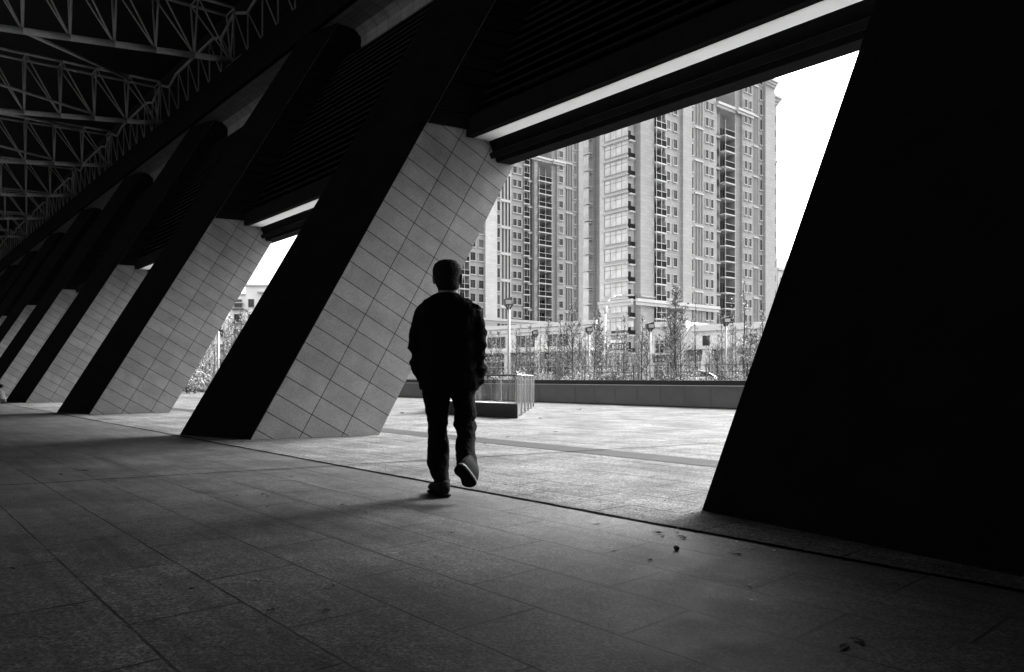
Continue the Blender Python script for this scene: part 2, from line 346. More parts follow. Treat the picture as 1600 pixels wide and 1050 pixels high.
tag(m.build('ring_beam',M_BEAM),'long dark ring beam running above all the leaning piers','beam')
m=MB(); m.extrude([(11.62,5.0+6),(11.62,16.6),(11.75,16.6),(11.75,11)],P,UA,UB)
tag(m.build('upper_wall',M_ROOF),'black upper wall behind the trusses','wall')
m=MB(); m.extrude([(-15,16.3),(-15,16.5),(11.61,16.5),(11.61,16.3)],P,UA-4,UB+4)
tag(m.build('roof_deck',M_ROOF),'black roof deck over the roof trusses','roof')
m=MB(); m.extrude([(-15,0),(-15,CL0),(-15.2,CL0),(-15.2,0)],P,UA-4,UB+4); m.extrude([(-15,CL1),(-15,16.29),(-15.2,16.29),(-15.2,CL1)],P,UA-4,UB+4)
tag(m.build('rear_wall',M_ROOF),'dark rear wall of the hall behind the camera','wall')
for e,nm in ((UA-.3,'near end'),(UB+.3,'far end')):
    m=MB(); m.poly([P(e,-15,0),P(e,4.2,0),P(e,11.6,12.5),P(e,11.6,16.3),P(e,-15,16.3)]); m.poly([P(e+.2,-15,0),P(e+.2,4.2,0),P(e+.2,11.6,12.5),P(e+.2,11.6,16.3),P(e+.2,-15,16.3)][::-1])
    tag(m.build('end_wall',M_ROOF),'dark wall closing the %s of the hall'%nm,'wall')

# ------------------------------------------------------------------ roof trusses
ND=11.05; ZE=13.56; STEP=9.74; UE=29.55
def truss_node(i,top):
    n=ND-1.40*i; s=(ND-n)
    zb=ZE-.143*s
    return n,(zb+1.95+.10*s if top else zb)
def build_truss(u,label):
    org=P(u,ND,ZE)
    t=thing('roof_truss',label,'truss',tuple(org),0,'triangular tube roof trusses')
    mb=MB(org); mts=[MB(org),MB(org)]; mw=MB(org); K=15; ht=.42
    for i in range(K):
        n0,z0=truss_node(i,0); n1,z1=truss_node(i+1,0); mb.tube(P(u,n0,z0),P(u,n1,z1),.115,n=12)
        for s in (-1,1):
            mt=mts[(s+1)//2]; a=truss_node(i,1); c=truss_node(i+1,1); mt.tube(P(u+s*ht,*a),P(u+s*ht,*c),.06,n=8)
    for i in range(K+1):
        nb,zb=truss_node(i,0); n_,zt=truss_node(i,1)
        for s in (-1,1): mw.tube(P(u,nb,zb),P(u+s*ht,n_,zt),.04,n=6)
        mw.tube(P(u-ht,n_,zt),P(u+ht,n_,zt),.035,n=6)
        if i<K:
            n2,z2=truss_node(i+1,1)
            for s in (-1,1): mw.tube(P(u,nb,zb),P(u+s*ht,n2,z2),.033,n=6)
    mb.build('bottom_chord',M_TRUSS,t,smooth=True); [q.build('top_chord',M_TRUSS,t,smooth=True) for q in mts]; mw.build('web_tubes',M_TRUSS,t,smooth=True)
    return t
proto=None
tl=['nearest roof truss, cut off by the top left corner of the frame','second roof truss down, its lowest tube crossing at a fifth of the height','third roof truss down at the left edge','fourth roof truss down at the left edge']
for k in range(0,11):
    u=UE+STEP*(k)
    lab=tl[k] if k<4 else '%s roof truss from the top left corner, small and faint'%ORD[k]
    if k==0: proto=build_truss(u,lab)
    else:
        r=proto.copy(); C.objects.link(r); r.location=P(u,ND,ZE); r['label']=lab
        for ch in list(proto.children):
            c=ch.copy(); C.objects.link(c); c.parent=r
# edge truss along the ring, one bent length per bay
def edge_truss(u,label):
    """kinked eave truss between two roof trusses: u decreases towards the camera"""
    org=P(u,ND+.1,ZE); t=thing('edge_truss',label,'truss',tuple(org),0,'eave trusses along the ring beam')
    wb=MB(org)
    Q=lambda du,dz: P(u-du,ND+.15,ZE+dz)
    top=[(0,1.95),(1.35,1.45),(2.4,1.45+.30),(4.8,1.75),(7.3,1.75),(8.4,1.45),(9.7,1.95)]
    bot=[(0,0),(1.0,-.05),(2.0,-.12),(4.8,-.2),(7.7,-.12),(8.7,-.05),(9.7,0)]
    for nm,l in (('top_chord',top),('bottom_chord',bot)):
        ch=MB(org)
        for a,c in zip(l[:-1],l[1:]): ch.tube(Q(*a),Q(*c),.06,n=8)
        ch.build(nm,M_TRUSS,t,smooth=True)
    def lerp(l,x):
        for a,c in zip(l[:-1],l[1:]):
            if a[0]<=x<=c[0]: return a[1]+(c[1]-a[1])*(x-a[0])/(c[0]-a[0])
        return l[-1][1]
    k=7
    for i in range(k):
        x0=9.7*i/k; x1=9.7*(i+1)/k
        wb.tube(Q(x0,lerp(top,x0)),Q(x0,lerp(bot,x0)),.032,n=6); wb.tube(Q(x0,lerp(top,x0)),Q(x1,lerp(bot,x1)),.03,n=6)
    wb.build('web_tubes',M_TRUSS,t,smooth=True); return t
ep=None
for k in range(0,10):
    u=UE+STEP*k; lab='%s eave truss from the top of the frame, along the ring beam'%ORD[k]
    if k==0: ep=edge_truss(u,lab)
    else:
        r=ep.copy(); C.objects.link(r); r.location=P(u,ND+.1,ZE); r['label']=lab
        for ch in list(ep.children):
            c=ch.copy(); C.objects.link(c); c.parent=r
# purlins running between the trusses
def tube_thing(a,b,r,label):
    m=MB(a); m.tube(a,b,r,n=10); o=m.build('roof_brace',M_TRUSS,smooth=True); o.location=a; return tag(o,label,'brace','round braces between the roof trusses')
for k in range(0,3):
    u=UE+STEP*k
    tube_thing(P(u,ND-1.4*2,ZE-.2),P(u-STEP*.2,ND-11,ZE+.1),.06,'thin round brace meeting the %s roof truss'%ORD[k]) if k else None
    tube_thing(P(u,ND-1.4*5,truss_node(5,0)[1]),P(u+STEP,ND-1.4,truss_node(1,1)[1]),.07,'long diagonal brace running back from the %s roof truss'%ORD[k])

# ------------------------------------------------------------------ parapet at the plaza's edge
M_PARA=mat('parapet_metal',.20,.45,.12,.8,spec=.4); M_COPE=mat('parapet_coping',.02,.4,.2,4); M_WHITE=mat('white_paint',.75,.5,.06,6)
M_STEEL=mat('brushed_steel',.45,.3,.1,8,metal=.8)
pt=thing('parapet','long low metal clad parapet along the far edge of the plaza','parapet',tuple(P(20,18.3)),0)
org=P(20,18.3)
zt=.76; u=-14.0; i=0
pan=MB(org)
pan.extrude([(18.12,0.0),(18.12,zt-.02),(18.4,zt-.02),(18.4,0.0)],P,-15,170); pan.build('core',M_COPE,pt)
k=0; uu=14.6-.885*32
while uu<14.6+.885*60:
    m=MB(org); m.extrude([(18.08,.02),(18.08,.60),(18.117,.60),(18.117,.02)],P,uu+.006,uu+.879); m.build('panel',M_PARA,pt) if k<95 else None
    uu+=.885; k+=1
m=MB(org); m.extrude([(18.08,.02),(18.08,.60),(18.117,.60),(18.117,.02)],P,uu,170); o=m.build('panel',M_PARA,pt); 
m=MB(org); m.extrude([(18.0,.655),(18.0,.78),(18.5,.78),(18.5,.655)],P,-15,170); m.build('coping',M_COPE,pt)
m=MB(org); m.extrude([(18.02,.612),(18.02,.64),(18.117,.64),(18.117,.612)],P,-15,170); m.build('steel_trim',M_WHITE,pt)

# ------------------------------------------------------------------ glazed stairwell enclosures
M_GLASS=clear_glass(); M_CURB=mat('curb_black_stone',.03,.5,.3,5,spec=.3); M_CAP=mat('curb_cap',.7,.6,.08,6)
def enclosure(A,B,Cc,D,label):
    """A front right, B front left, Cc back left, D back right (ground points)"""
    org=(A+B+Cc+D)/4; t=thing('stairwell_enclosure',label,'railing',tuple(org),0,'glass railed stairwells on the plaza')
    ring=[A,B,Cc,D]; cb=MB(org); cp=MB(org); pit=MB(org)
    hh=.30; th=.14
    cen=org
    def inn(p,d): return p+(cen-p).normalized()*d*1.5
    I=[inn(p,th) for p in ring]
    for i in range(4):
        a,b_,ia,ib=ring[i],ring[(i+1)%4],I[i],I[(i+1)%4]
        if i in (2,3): continue          # open on the right side, where only glass stands
        Z=Vector((0,0,hh)); cb.hexa([a,b_,ib,ia,a+Z,b_+Z,ib+Z,ia+Z]); Z2=Vector((0,0,hh+.02)); Z1=Vector((0,0,hh+.001))
        cp.hexa([a+Z1,b_+Z1,ib+Z1,ia+Z1,a+Z2,b_+Z2,ib+Z2,ia+Z2])
    cb.build('curb',M_CURB,t); cp.build('cap',M_CAP,t)
    pit.poly([p+Vector((0,0,.006)) for p in I]); pit.build('stair_opening',M_CURB,t)
    top=.92
    for i in range(4):
        a,b_=ring[i],ring[(i+1)%4]; Ln=(b_-a).length; n=max(2,round(Ln/1.25)); off=(cen-a).normalized()*.07
        a2=a+(cen-a).normalized()*.05; b2=b_+(cen-b_).normalized()*.05
        base=hh+.02 if i<2 else .04
        r=MB(org); r.tube(a2+Vector((0,0,top)),b2+Vector((0,0,top)),.014,n=8); r.build('handrail',M_DARKMETAL if i!=3 else M_STEEL,t,smooth=True)
        e=(b2-a2).normalized(); s=Vector((-e.y,e.x,0))*.006
        for k in range(n):
            p0=a2+(b2-a2)*(k+.02)/n; p1=a2+(b2-a2)*(k+.98)/n
            q=MB(org); q.hexa([p0-s+Vector((0,0,base)),p1-s+Vector((0,0,base)),p1+s+Vector((0,0,base)),p0+s+Vector((0,0,base)),p0-s+Vector((0,0,top-.1)),p1-s+Vector((0,0,top-.1)),p1+s+Vector((0,0,top-.1)),p0+s+Vector((0,0,top-.1))]); q.build('glass_panel',M_GLASS,t)
        for k in range(n+1):
            p=a2+(b2-a2)*min(max(k/n,.004),.996)+Vector(s)*3
            q=MB(org); q.tube(p+Vector((0,0,0 if i>1 else hh)),p+Vector((0,0,top-.005)),.011,n=6); q.build('post',M_STEEL,t)
    return t
A=gp(808,654); D=gp(834.6,636); B=A+U2*3.0; Cc=D+U2*3.0
enclosure(A,B,Cc,D,'glass railed stairwell with black curb just right of the walking man')
A2=gp(322,612.5); e2=Vector((3,6.2,0)); enclosure(A2,A2+U2*5,A2+U2*5+e2,A2+e2,'far glass railed stairwell seen through the narrow gap at left')

# ------------------------------------------------------------------ apartment towers
AX=Vector((.773,.635,0)).normalized(); AY=Vector((-AX.y,AX.x,0)); TANG=math.atan2(AX.y,AX.x)
M_ST=facade_mat('tower_stone',.33); M_ST2=facade_mat('tower_stone_pale',.54); M_TRIM=mat('tower_trim',.48,.7,.06,.5)
M_WIN=mat('window_glass_dark',.03,.35,.6,.35,spec=.25); M_WINL=mat('window_glass_pale',.54,.08,.25,.4,spec=.8); M_FR=mat('window_frame_grey',.12,.6,.1,2)  # pale glass colour paints in the bright sky reflected by the bay windows
_t=M_WIN.node_tree; _b=_t.nodes['Principled BSDF']; _oi=_t.nodes.new('ShaderNodeObjectInfo'); _cr=_t.nodes.new('ShaderNodeValToRGB')
for _p,_v in ((.45,.022),(.75,.05),(.9,.11),(1,.2)):
    _e=_cr.color_ramp.elements.new(_p) if _p<1 else _cr.color_ramp.elements[-1]; _e.color=(_v,_v,_v,1)
_cr.color_ramp.elements[0].color=(.015,.015,.015,1)
_t.links.new(_oi.outputs['Random'],_cr.inputs[0]); _t.links.new(_cr.outputs[0],_b.inputs['Base Color'])
M_RAIL=mat('balcony_rail_dark',.018,.9,.3,1.2,spec=.1); M_SHADED=facade_mat('tower_stone_shaded',.26)  # tower stone darkened to paint in the shade of recesses and turned-away walls
FH=3.08; ZC=.30
def beamline(px): return 254-.345*(px-776)
class Tower:
    def __init__(s,org,label):
        s.D=16; s.org=org; s.t=thing('apartment_tower',label,'building',tuple(org),TANG)
        s.wall=MB(); s.elems={}
    def W(s,x,y,z): return s.org+AX*x+AY*y+Vector((0,0,z))
    def s_of(s,px,y=0.0):
        k=(px-800)/F; o=s.org+AY*y
        return (k*o.y-o.x)/(AX.x-k*AX.y)
    def add(s,kind,x,y,z,mesh): s.elems.setdefault(kind,[]).append((x,y,z,mesh))
    def finish(s,limit=95):
        s.wall.build('wall',[M_ST,M_TRIM,M_SHADED,M_ST2],s.t)
        for kind,l in s.elems.items():
            def score(e):
                p=s.W(e[0],e[1],e[2]); px=800+F*p.x/p.y; py=Y0-F*(p.z-H)/p.y
                vis = py>beamline(px)-10 and py<560 and 700<px<1260
                return (0 if vis else 1,p.y)
            l.sort(key=score)
            for e in l[:limit]:
                o=link(bpy.data.objects.new(kind,e[3]),s.t); o.location=e[:3]
                if kind.endswith('side'): pass
            rest=l[limit:]
            if rest:
                m=bpy.data.meshes.new(kind+'_rest'); vs=[];fs=[];mi=[]; mats=[]
                for e in rest:
                    for q in e[3].materials:
                        if q not in mats: mats.append(q)
                    b=len(vs); vs+=[(v.co.x+e[0],v.co.y+e[1],v.co.z+e[2]) for v in e[3].vertices]
                    for pl in e[3].polygons: fs.append([b+i for i in pl.vertices]); mi.append(mats.index(e[3].materials[pl.material_index]))
                m.from_pydata(vs,[],fs); [m.materials.append(q) for q in mats]; m.polygons.foreach_set('material_index',mi)
                o=link(bpy.data.objects.new(kind,m),s.t); o['kind']='stuff'
def win_mesh(w,h,name='window',pale=False,mull=1,sill=True,side=False):
    """a window on the -Y face (or on the -X face when side), origin at its centre on the wall plane"""
    b=MB(); G=2 if not pale else 3
    def bx(x0,x1,y0,y1,z0,z1,mi):
        if side: b.box(y0,y1,x0,x1,z0,z1,mi)
        else: b.box(x0,x1,y0,y1,z0,z1,mi)
    bx(-w/2,w/2,-.02,-.01,-h/2,h/2,1)
    f=.07
    for x0,x1,z0,z1 in ((-w/2-f,-w/2,-h/2-f,h/2+f),(w/2,w/2+f,-h/2-f,h/2+f),(-w/2,w/2,h/2,h/2+f),(-w/2,w/2,-h/2-f,-h/2)): bx(x0,x1,-.16,-.003,z0,z1,0)
    for k in range(1,mull+1):
        x=-w/2+w*k/(mull+1); bx(x-.03,x+.03,-.06,-.021,-h/2+.001,h/2-.001,2)
    bx(-w/2+.001,w/2-.001,-.055,-.0215,h*.18-.03,h*.18+.03,2) if h>1.2 else None
    if sill: bx(-w/2-.15,w/2+.15,-.26,-.004,-h/2-.2,-h/2-f-.002,0)
    return b.mesh(name,[M_TRIM,M_WINL if pale else M_WIN,M_FR])
WM={}
def wmesh(w,h,**k):
    key=(round(w,1),h,tuple(sorted(k.items())))
    if key not in WM: WM[key]=win_mesh(round(w,1),h,**k)
    return WM[key]
def slit_mesh(w,h):
    b=MB(); 
    for k in range(3):
        x=(k-1)*w/3; b.box(x-w*.085,x+w*.085,-.03,-.005,-h/2,h/2,0)
        b.box(x-w*.085-.04,x-w*.086,-.10,-.004,-h/2,h/2,1); b.box(x+w*.086,x+w*.085+.04,-.10,-.004,-h/2,h/2,1)
    b.box(-w/2,w/2,-.24,-.004,h/2,h/2+.25,1)
    return b.mesh('slit_window',[M_WIN,M_TRIM])
def balc_mesh(w,d,cols=1,proud=.35):
    """balcony filling a recess of depth d; origin at floor level on the outer wall plane"""
    b=MB(); b.box(-w/2,w/2,-proud,d-.01,-.12,.12,1)                        # slab
    b.box(-w/2+.04,w/2-.04,-proud+.05,-proud+.10,.16,1.12,0)               # solid dark rail
    b.box(-w/2+.02,w/2-.02,-proud+.01,-proud+.14,1.125,1.22,1)             # cap
    for k in range(cols+1):
        x=-w/2+.1+(w-.2)*k/cols; b.box(x-.05,x+.05,-proud+.02,-proud+.045,.13,FH-.15,1)
    b.box(-w/2+.3,w/2-.3,d-.06,d-.02,.2,2.35,2)                            # door glass at the back
    for k in range(-1,2): b.box(k*w*.22-.04,k*w*.22+.04,d-.12,d-.065,.2,2.35,1)
    return b.mesh('balcony',[M_RAIL,M_TRIM,M_WIN])
def facade(T,segs,nf,zlow=2):
    for (a,b_,ty,y,zt,opt) in segs:
        x0,x1=T.s_of(a),T.s_of(b_); wd=x1-x0; cx=(x0+x1)/2
        mi={'shaded':2,'pale':3}.get(opt.get('m'),0)
        T.wall.box(x0,x1,y,T.D,0,zt,mi)
        fl=[k for k in range(zlow,nf+1) if ZC+FH*k+1.3<zt]
        if ty=='win':
            n=opt.get('n',1)
            for j in range(n):
                xx=x0+wd*(j+.5)/n if 'xs' not in opt else T.s_of(opt['xs'][j])
                for k in fl: T.add('window',xx,y,ZC+FH*k,wmesh(opt.get('w',1.1),opt.get('h',1.55),mull=1))
        elif ty=='tall':
            for k in fl: T.add('window',cx,y,ZC+FH*k,wmesh(wd*.62,2.1,mull=1,sill=True))
        elif ty=='slit':
            for k in fl[::2]:
                key=('s',round(wd,1))
                if key not in WM: WM[key]=slit_mesh(wd*.9,FH*2-.75)
                T.add('slit_window',cx,y,ZC+FH*(k+.5),WM[key])
        elif ty=='balc':
            key=('b',round(wd,1),y)
            if key not in WM: WM[key]=balc_mesh(wd-.02,y,opt.get('cols',1),opt.get('proud',.35))
            for k in fl: T.add('balcony',cx,0,ZC+FH*k-1.35,WM[key])
        elif ty=='ledge':
            for k in fl:
                key=('l',round(wd,1))
                if key not in WM:
                    b=MB(); b.box(-wd*.5+.01,wd*.2,-.9,-.01,-.12,.12,1); b.box(-wd*.5+.02,wd*.18,-.88,-.82,.16,.9,0); b.box(-wd*.35,wd*.1,-.02,-.012,.3,2.0,2); WM[key]=b.mesh('ledge',[M_RAIL,M_TRIM,M_WIN])
                T.add('ledge',cx,y,ZC+FH*k-1.35,WM[key])
        elif ty=='dark':
            for k in fl[::2]:
                key=('d',round(wd,1))
                if key not in WM:
                    b=MB(); b.box(-wd*.36,wd*.36,-.03,-.01,-FH+.35,FH-.35,0); b.box(-wd*.42,wd*.42,-.35,-.005,FH-.34,FH-.02,1)
                    b.box(-wd*.03,wd*.03,-.08,-.031,-FH+.35,FH-.35,1); WM[key]=b.mesh('stair_window',[M_WIN,M_TRIM])
                T.add('stair_window',cx,y,ZC+FH*(k+.5),WM[key])
    return T
def cornice(T,a,b_,z,h=.5,out=.45,y=0.0,parts=2):
    x0,x1=T.s_of(a),T.s_of(b_)
    for k in range(parts):
        o=out*(k+1)/parts; T.wall.box(x0-.02,x1+.02,y-o,y-.002*(k+1),z+h*k/parts,z+h*(k+1)/parts-.004,1)
# near tower: its corner stands behind the white street lamp
DN=127.0; T=Tower(at(990,Y0,DN)*1.0-Vector((0,0,H)),'tall stone faced apartment tower rising in the middle of the wide opening')
HT=ZC+FH*20.4
def t_of(px,x=0.0):
    k=(px-800)/F; o=T.org+AX*x; return (k*o.y-o.x)/(AY.x-k*AY.y)
T.D=t_of(937)
segs=[(990,1001,'ledge',1.6,HT,{'m':'pale'}),(1001,1022,'wall',0,HT,{}),(1022,1039,'balc',1.8,HT,{'m':'shaded','proud':.5,'cols':2}),  # paler stone paints the sunlight onto the bay block
 (1039,1064,'win',0,HT,{'n':2,'w':1.15,'xs':[1043,1054.5]}),(1064,1078,'wall',-.5,HT,{}),(1078,1084,'tall',0,HT,{}),(1084,1099,'slit',0,HT,{}),
 (1099,1119,'win',0,HT,{'n':2,'w':.95,'xs':[1104,1112]}),(1119,1131,'dark',.9,53.2,{'m':'shaded'}),(1131,1147,'balc',2.2,53.2,{'m':'shaded','cols':1}),
 (1147,1156,'wall',-.2,62,{'m':'shaded'}),(1156,1172,'win',-.6,62,{'n':2,'w':.95,'xs':[1160.5,1167.5]}),(1172,1181,'slit',-.6,HT+1.5,{}),
 (1181,1188,'tall',-.6,HT+1.5,{}),(1188,1203,'wall',-1.2,HT-1.6,{}),(1203,1218,'win',.6,HT-4.0,{'n':2,'w':1.0,'xs':[1206.5,1213.5]})]
facade(T,segs,21)
x0,x1=T.s_of(1119),T.s_of(1147); T.wall.box(x0+.01,x1-.01,4.5,15.9,53.2,64,2)
for k in range(3): T.add('window',(x0*.7+x1*.3),4.5,55.6+3*k,wmesh(1.4,2.2,mull=1))
cornice(T,1119,1147,53.2,1.0,.6); cornice(T,1147,1172,53.2,1.0,.5,-.6); cornice(T,1147,1172,61.8,.9,.7,-.6); cornice(T,1203,1218,HT-4.4,1.5,1.5,.6,3); cornice(T,1203,1218,46.5,.6,.35,.6)
cornice(T,1172,1188,HT+1.2,.9,.8,-.6); cornice(T,1188,1203,HT-2.2,1.3,1.0,-1.2,3)
cornice(T,990,1119,13.4,1.1,.45,-.5); cornice(T,1001,1064,14.9,.25,.2,-.1); cornice(T,1099,1119,56.5,.8,.4)
for k in range(9):
    xx=T.s_of(1156)+(T.s_of(1172)-T.s_of(1156))*(k+.5)/9; T.wall.box(xx-.09,xx+.09,-1.0,-.85,62.72,63.9,1)
T.wall.box(T.s_of(1156),T.s_of(1172),-1.05,-.8,63.91,64.1,1)
T.wall.box(T.s_of(1189),T.s_of(1201),-.4,8,HT-1.5,HT+.2,2); cornice(T,1189,1202,HT+.21,.35,.5,-.4)
# the bay face towards the left (-X side)
def t_of(px,x=0.0):
    k=(px-800)/F; o=T.org+AX*x; return (k*o.y-o.x)/(AY.x-k*AY.y)
y1=t_of(937)
ya,yb=t_of(981),t_of(945)
for k in range(2,21):
    z=ZC+FH*k+.75
    T.add('bay_window',-.012,(ya+yb)/2,z,WM.setdefault('bay',win_mesh(round(yb-ya,2),2.15,'bay_window',pale=True,mull=3,sill=False,side=True)))
    # lintel ledge over every bay window
    T.wall.box(-.55,-.19,ya-.3,yb+.3,z+1.16,z+1.42,1)
for k in range(2,21): pass
T.wall.box(-.34,-.004,t_of(989.5),y1-.05,13.4,14.5,1); T.wall.box(-.6,-.35,t_of(989.5),y1,14.0,14.45,1)
# bay box hangs over the shops
T.wall.box(-.5,-.005,.02,t_of(984.5),9.6,10.6,1)
# recessed strip, then a second glazed balcony stack further left
yr,yl=t_of(931,1.6),t_of(914,1.0)
T.wall.box(1.6,12,y1+.01,yr,0,HT,2)
yl=t_of(917,.9); T.wall.box(.9,12,yr+.01,yl,0,HT-1,0)
for k in range(2,21):
    z=ZC+FH*k-1.3
    b_=MB(); 
    if 'lb' not in WM:
        yy=yl-yr-.15
        b_.box(0,1.1,0,yy,-.12,.14,1); b_.box(.05,.09,.03,yy-.03,.16,1.05,0); b_.box(.04,.07,.02,yy-.02,1.1,2.6,2)
        for q in range(4): b_.box(.0,.038,.1+q*(yy-.2)/3-.05,.1+q*(yy-.2)/3+.05,.15,2.7,1)
        b_.box(-.02,1.1,.01,yy-.01,2.62,2.75,1)
        WM['lb']=b_.mesh('glazed_balcony',[M_TRIM,M_TRIM,M_WINL])
    T.add('glazed_balcony',-.25,yr+.05,z,WM['lb'])
T.finish()
# far tower
T2=Tower(at(700,Y0,160.5)-Vector((0,0,H)),'apartment tower further back, partly hidden behind the leaning pier and the man')
HT2=ZC+FH*20
segs=[(690,716,'wall',0,HT2,{}),(716,733,'balc',1.6,HT2,{'m':'shaded','cols':2}),(733,757,'win',0,HT2,{'n':2,'w':1.35,'xs':[738.5,751.5],'h':1.8}),(757,775,'wall',-.4,HT2,{'m':'pale'}),
 (775,782,'tall',0,HT2,{}),(782,799,'slit',0,HT2,{'m':'pale'}),(799,817,'win',0,HT2,{'n':2,'w':1.15,'xs':[804,811.5]}),(817,827,'balc',1.7,54,{'m':'shaded','cols':1}),
 (827,835,'dark',.8,54,{'m':'shaded'}),(835,840,'wall',0,54,{}),(840,861,'balc',2.2,53,{'m':'shaded','cols':2,'proud':.5}),(861,868,'wall',-.2,62,{'m':'shaded'}),
 (868,880,'win',-.6,62,{'n':1,'w':1.3,'xs':[873.5]}),(880,892,'slit',-.6,HT2,{}),(892,899,'tall',-.6,HT2,{}),(899,913,'wall',-1.2,HT2+2,{})]
facade(T2,segs,21)
cornice(T2,817,861,53,1.0,.7,-.1); cornice(T2,861,880,53,1.0,.5,-.6); cornice(T2,733,913,13.2,1.1,.5,-1.3)
x0,x1=T2.s_of(827),T2.s_of(861); T2.wall.box(x0+.01,x1-.01,4.5,15.9,53,64,2)
for k in range(3):
    for j in range(3): T2.add('window',x0+(x1-x0)*(j+.5)/3,4.5,55.6+3*k,wmesh(1.3,2.3,mull=1))
T2.finish()
# third, distant building at the right edge
m=MB(); o3=at(1228,Y0,260)-Vector((0,0,H))
t3=thing('distant_building','small distant building at the right edge of the near tower','building',tuple(o3),TANG)
m.box(-5,30,0,16,0,39,0); m.box(-4,20,2,14,39,43,0); m.box(-5.6,30,-.6,16,38.4,39.2,1); m.box(-6.5,-5.01,1,6,0,36,0); m.build('wall',[M_ST2,M_TRIM],t3)
for k in range(3,12):
    for j in range(8):
        wq=wmesh(1.5,1.7,mull=1); o=link(bpy.data.objects.new('window',wq),t3); o.location=(-3+j*3.5,0,3.1*k+1)
# pale flats in the narrow gap
o4=at(330,Y0,150)-Vector((0,0,H)); M_PALE=facade_mat('pale_render',.85,.01,2.5,3.0,.06)
t4=thing('apartment_block','pale white block of flats seen through the narrow gap at left','building',tuple(o4),R(8))
m=MB(); m.box(-14,3.9,0,14,0,12.6,0); m.box(4,7.2,-1.5,14,0,17.6,0); m.box(7.21,30,-2.2,14,0,19.3,0); m.box(3.7,7.2,-1.8,14,17.61,17.9,1); m.box(7.0,30.2,-2.6,14,19.31,19.7,1)
m.box(4.6,6.6,-2.4,-1.51,15.9,16.1,1); m.box(9.6,12.4,-3.2,-2.21,18.0,18.2,1); m.box(9.6,12.4,-3.2,-2.21,12.0,12.2,1)
m.build('wall',[M_PALE,M_TRIM],t4)
for k in range(1,8):
    for (xx,yy,ww,hh) in ((-8,0,1.6,1.6),(-3,0,1.6,1.6),(1.8,0,1.3,1.5),(5.6,-1.5,1.5,1.6),(8.3,-2.2,1.1,1.6),(11,-2.2,2.2,1.6),(15.5,-2.2,2.0,1.6),(20,-2.2,2.0,1.6)):
        z=3.0*k+.9
        if (yy==0 and z>11) or (yy==-1.5 and z>16.5) or z>18.2: continue
        o=link(bpy.data.objects.new('window',wmesh(ww,hh,mull=2)),t4); o.location=(xx,yy,z)
m=MB(); m.box(-1.2,1.2,-1.0,-.01,-1.3,-1.1,0)
for k in range(7): m.tube((-1.15+k*.383,-.95,-1.1),(-1.15+k*.383,-.95,-.3),.03,n=4)
m.box(-1.2,1.2,-1.0,-.92,-.3,-.24,0); bm_=m.mesh('balcony',[M_FR])
for k in (2,4,5):
    o=link(bpy.data.objects.new('balcony',bm_),t4); o.location=(5.6,-1.5,3.0*k+.9)

# ------------------------------------------------------------------ shops in front of the towers
M_SHOP=facade_mat('shop_stone',.80,.012,1.4,.7,.08); M_GLZ=mat('shop_glass',.05,.08,.6,.5,spec=.8); M_SIGN=mat('sign_board_dark',.05,.5,.3,1); M_SIGN2=mat('sign_board_grey',.22,.5,.3,1); M_LET=mat('sign_letters',.85,.5)
def glyphs(b,x0,x1,z0,z1,y,rd):
    h=z1-z0; n=max(2,int((x1-x0)/(h*1.08))); cw=(x1-x0)/n; s=h*.09
    for i in range(n):
        cx=x0+cw*(i+.5); w_=cw*.8
        for k in range(rd.choice((2,3))):
            z=z0+h*(.12+.76*rd.random()); ww=w_*rd.uniform(.5,1)/2; b.box(cx-ww,cx+ww,y-.03,y-.005,z-s/2,z+s/2)
        for k in range(rd.choice((1,2,2))):
            x=cx+w_*rd.uniform(-.4,.4); b.box(x-s/2,x+s/2,y-.034,y-.006,z0+h*rd.uniform(0,.3),z1-h*rd.uniform(0,.25))
def sign(par,x0,x1,z0,z1,y,rd,board=None,inner=None,lab=None):
    b=MB(); b.box(x0,x1,y-.12,y-.002,z0,z1); o=b.build('sign_board',board or M_SIGN,par)
    if lab: o['label']=lab
    c=MB(); h=z1-z0; a,e=inner or (.06,.94)
    glyphs(c,x0+(x1-x0)*a,x0+(x1-x0)*e,z0+h*.14,z0+h*.62,y-.12,rd); c.build('lettering',M_LET,o)
    if h>1.2:
        c=MB(); xm=(x0+x1)/2; glyphs(c,xm-(x1-x0)*.17,xm+(x1-x0)*.17,z0+h*.74,z0+h*.92,y-.12,rd); c.build('lettering',M_LET,o)
def shopfront(par,x0,x1,z0,z1,y,n,door=True):
    b=MB(); b.box(x0,x1,y-.05,y-.003,z0,z1,0); b.build('shop_window',M_GLZ,par)
    f=MB()
    for k in range(n+1):
        x=x0+(x1-x0)*k/n; f.box(x-.06,x+.06,y-.16,y-.052,z0,z1)
    for z in (z0+(z1-z0)*.72,z1-.1): f.box(x0+.07,x1-.07,y-.15,y-.053,z-.06,z+.06)
    f.build('window_frame',M_TRIM,par)
    if door:
        xm=(x0+x1)/2; d=MB()
        for s in (-1,1):
            a,c=(xm-1.05,xm-.04) if s<0 else (xm+.04,xm+1.05)
            for q in ((a,a+.13,z0,z0+2.5),(c-.13,c,z0,z0+2.5),(a+.131,c-.131,z0+2.36,z0+2.5),(a+.131,c-.131,z0,z0+.2)): d.box(q[0],q[1],y-.24,y-.165,q[2],q[3])
        d.build('door',M_WHITE,par)
SX=Vector((.7465,-.6653,0)); SANG=math.atan2(SX.y,SX.x); SY=Vector((.6653,.7465,0))
SO=at(930,Y0,106)-Vector((0,0,H))
def sx_of(px,y=0):
    k=(px-800)/F; o=SO+SY*y; return (k*o.y-o.x)/(SX.x-k*SX.y)
rd=random.Random(11)
t=thing('shop_row','long white two storey shop row left of the near tower, behind bare saplings','building',tuple(SO),SANG)
a,b_=sx_of(700),sx_of(931); m=MB()
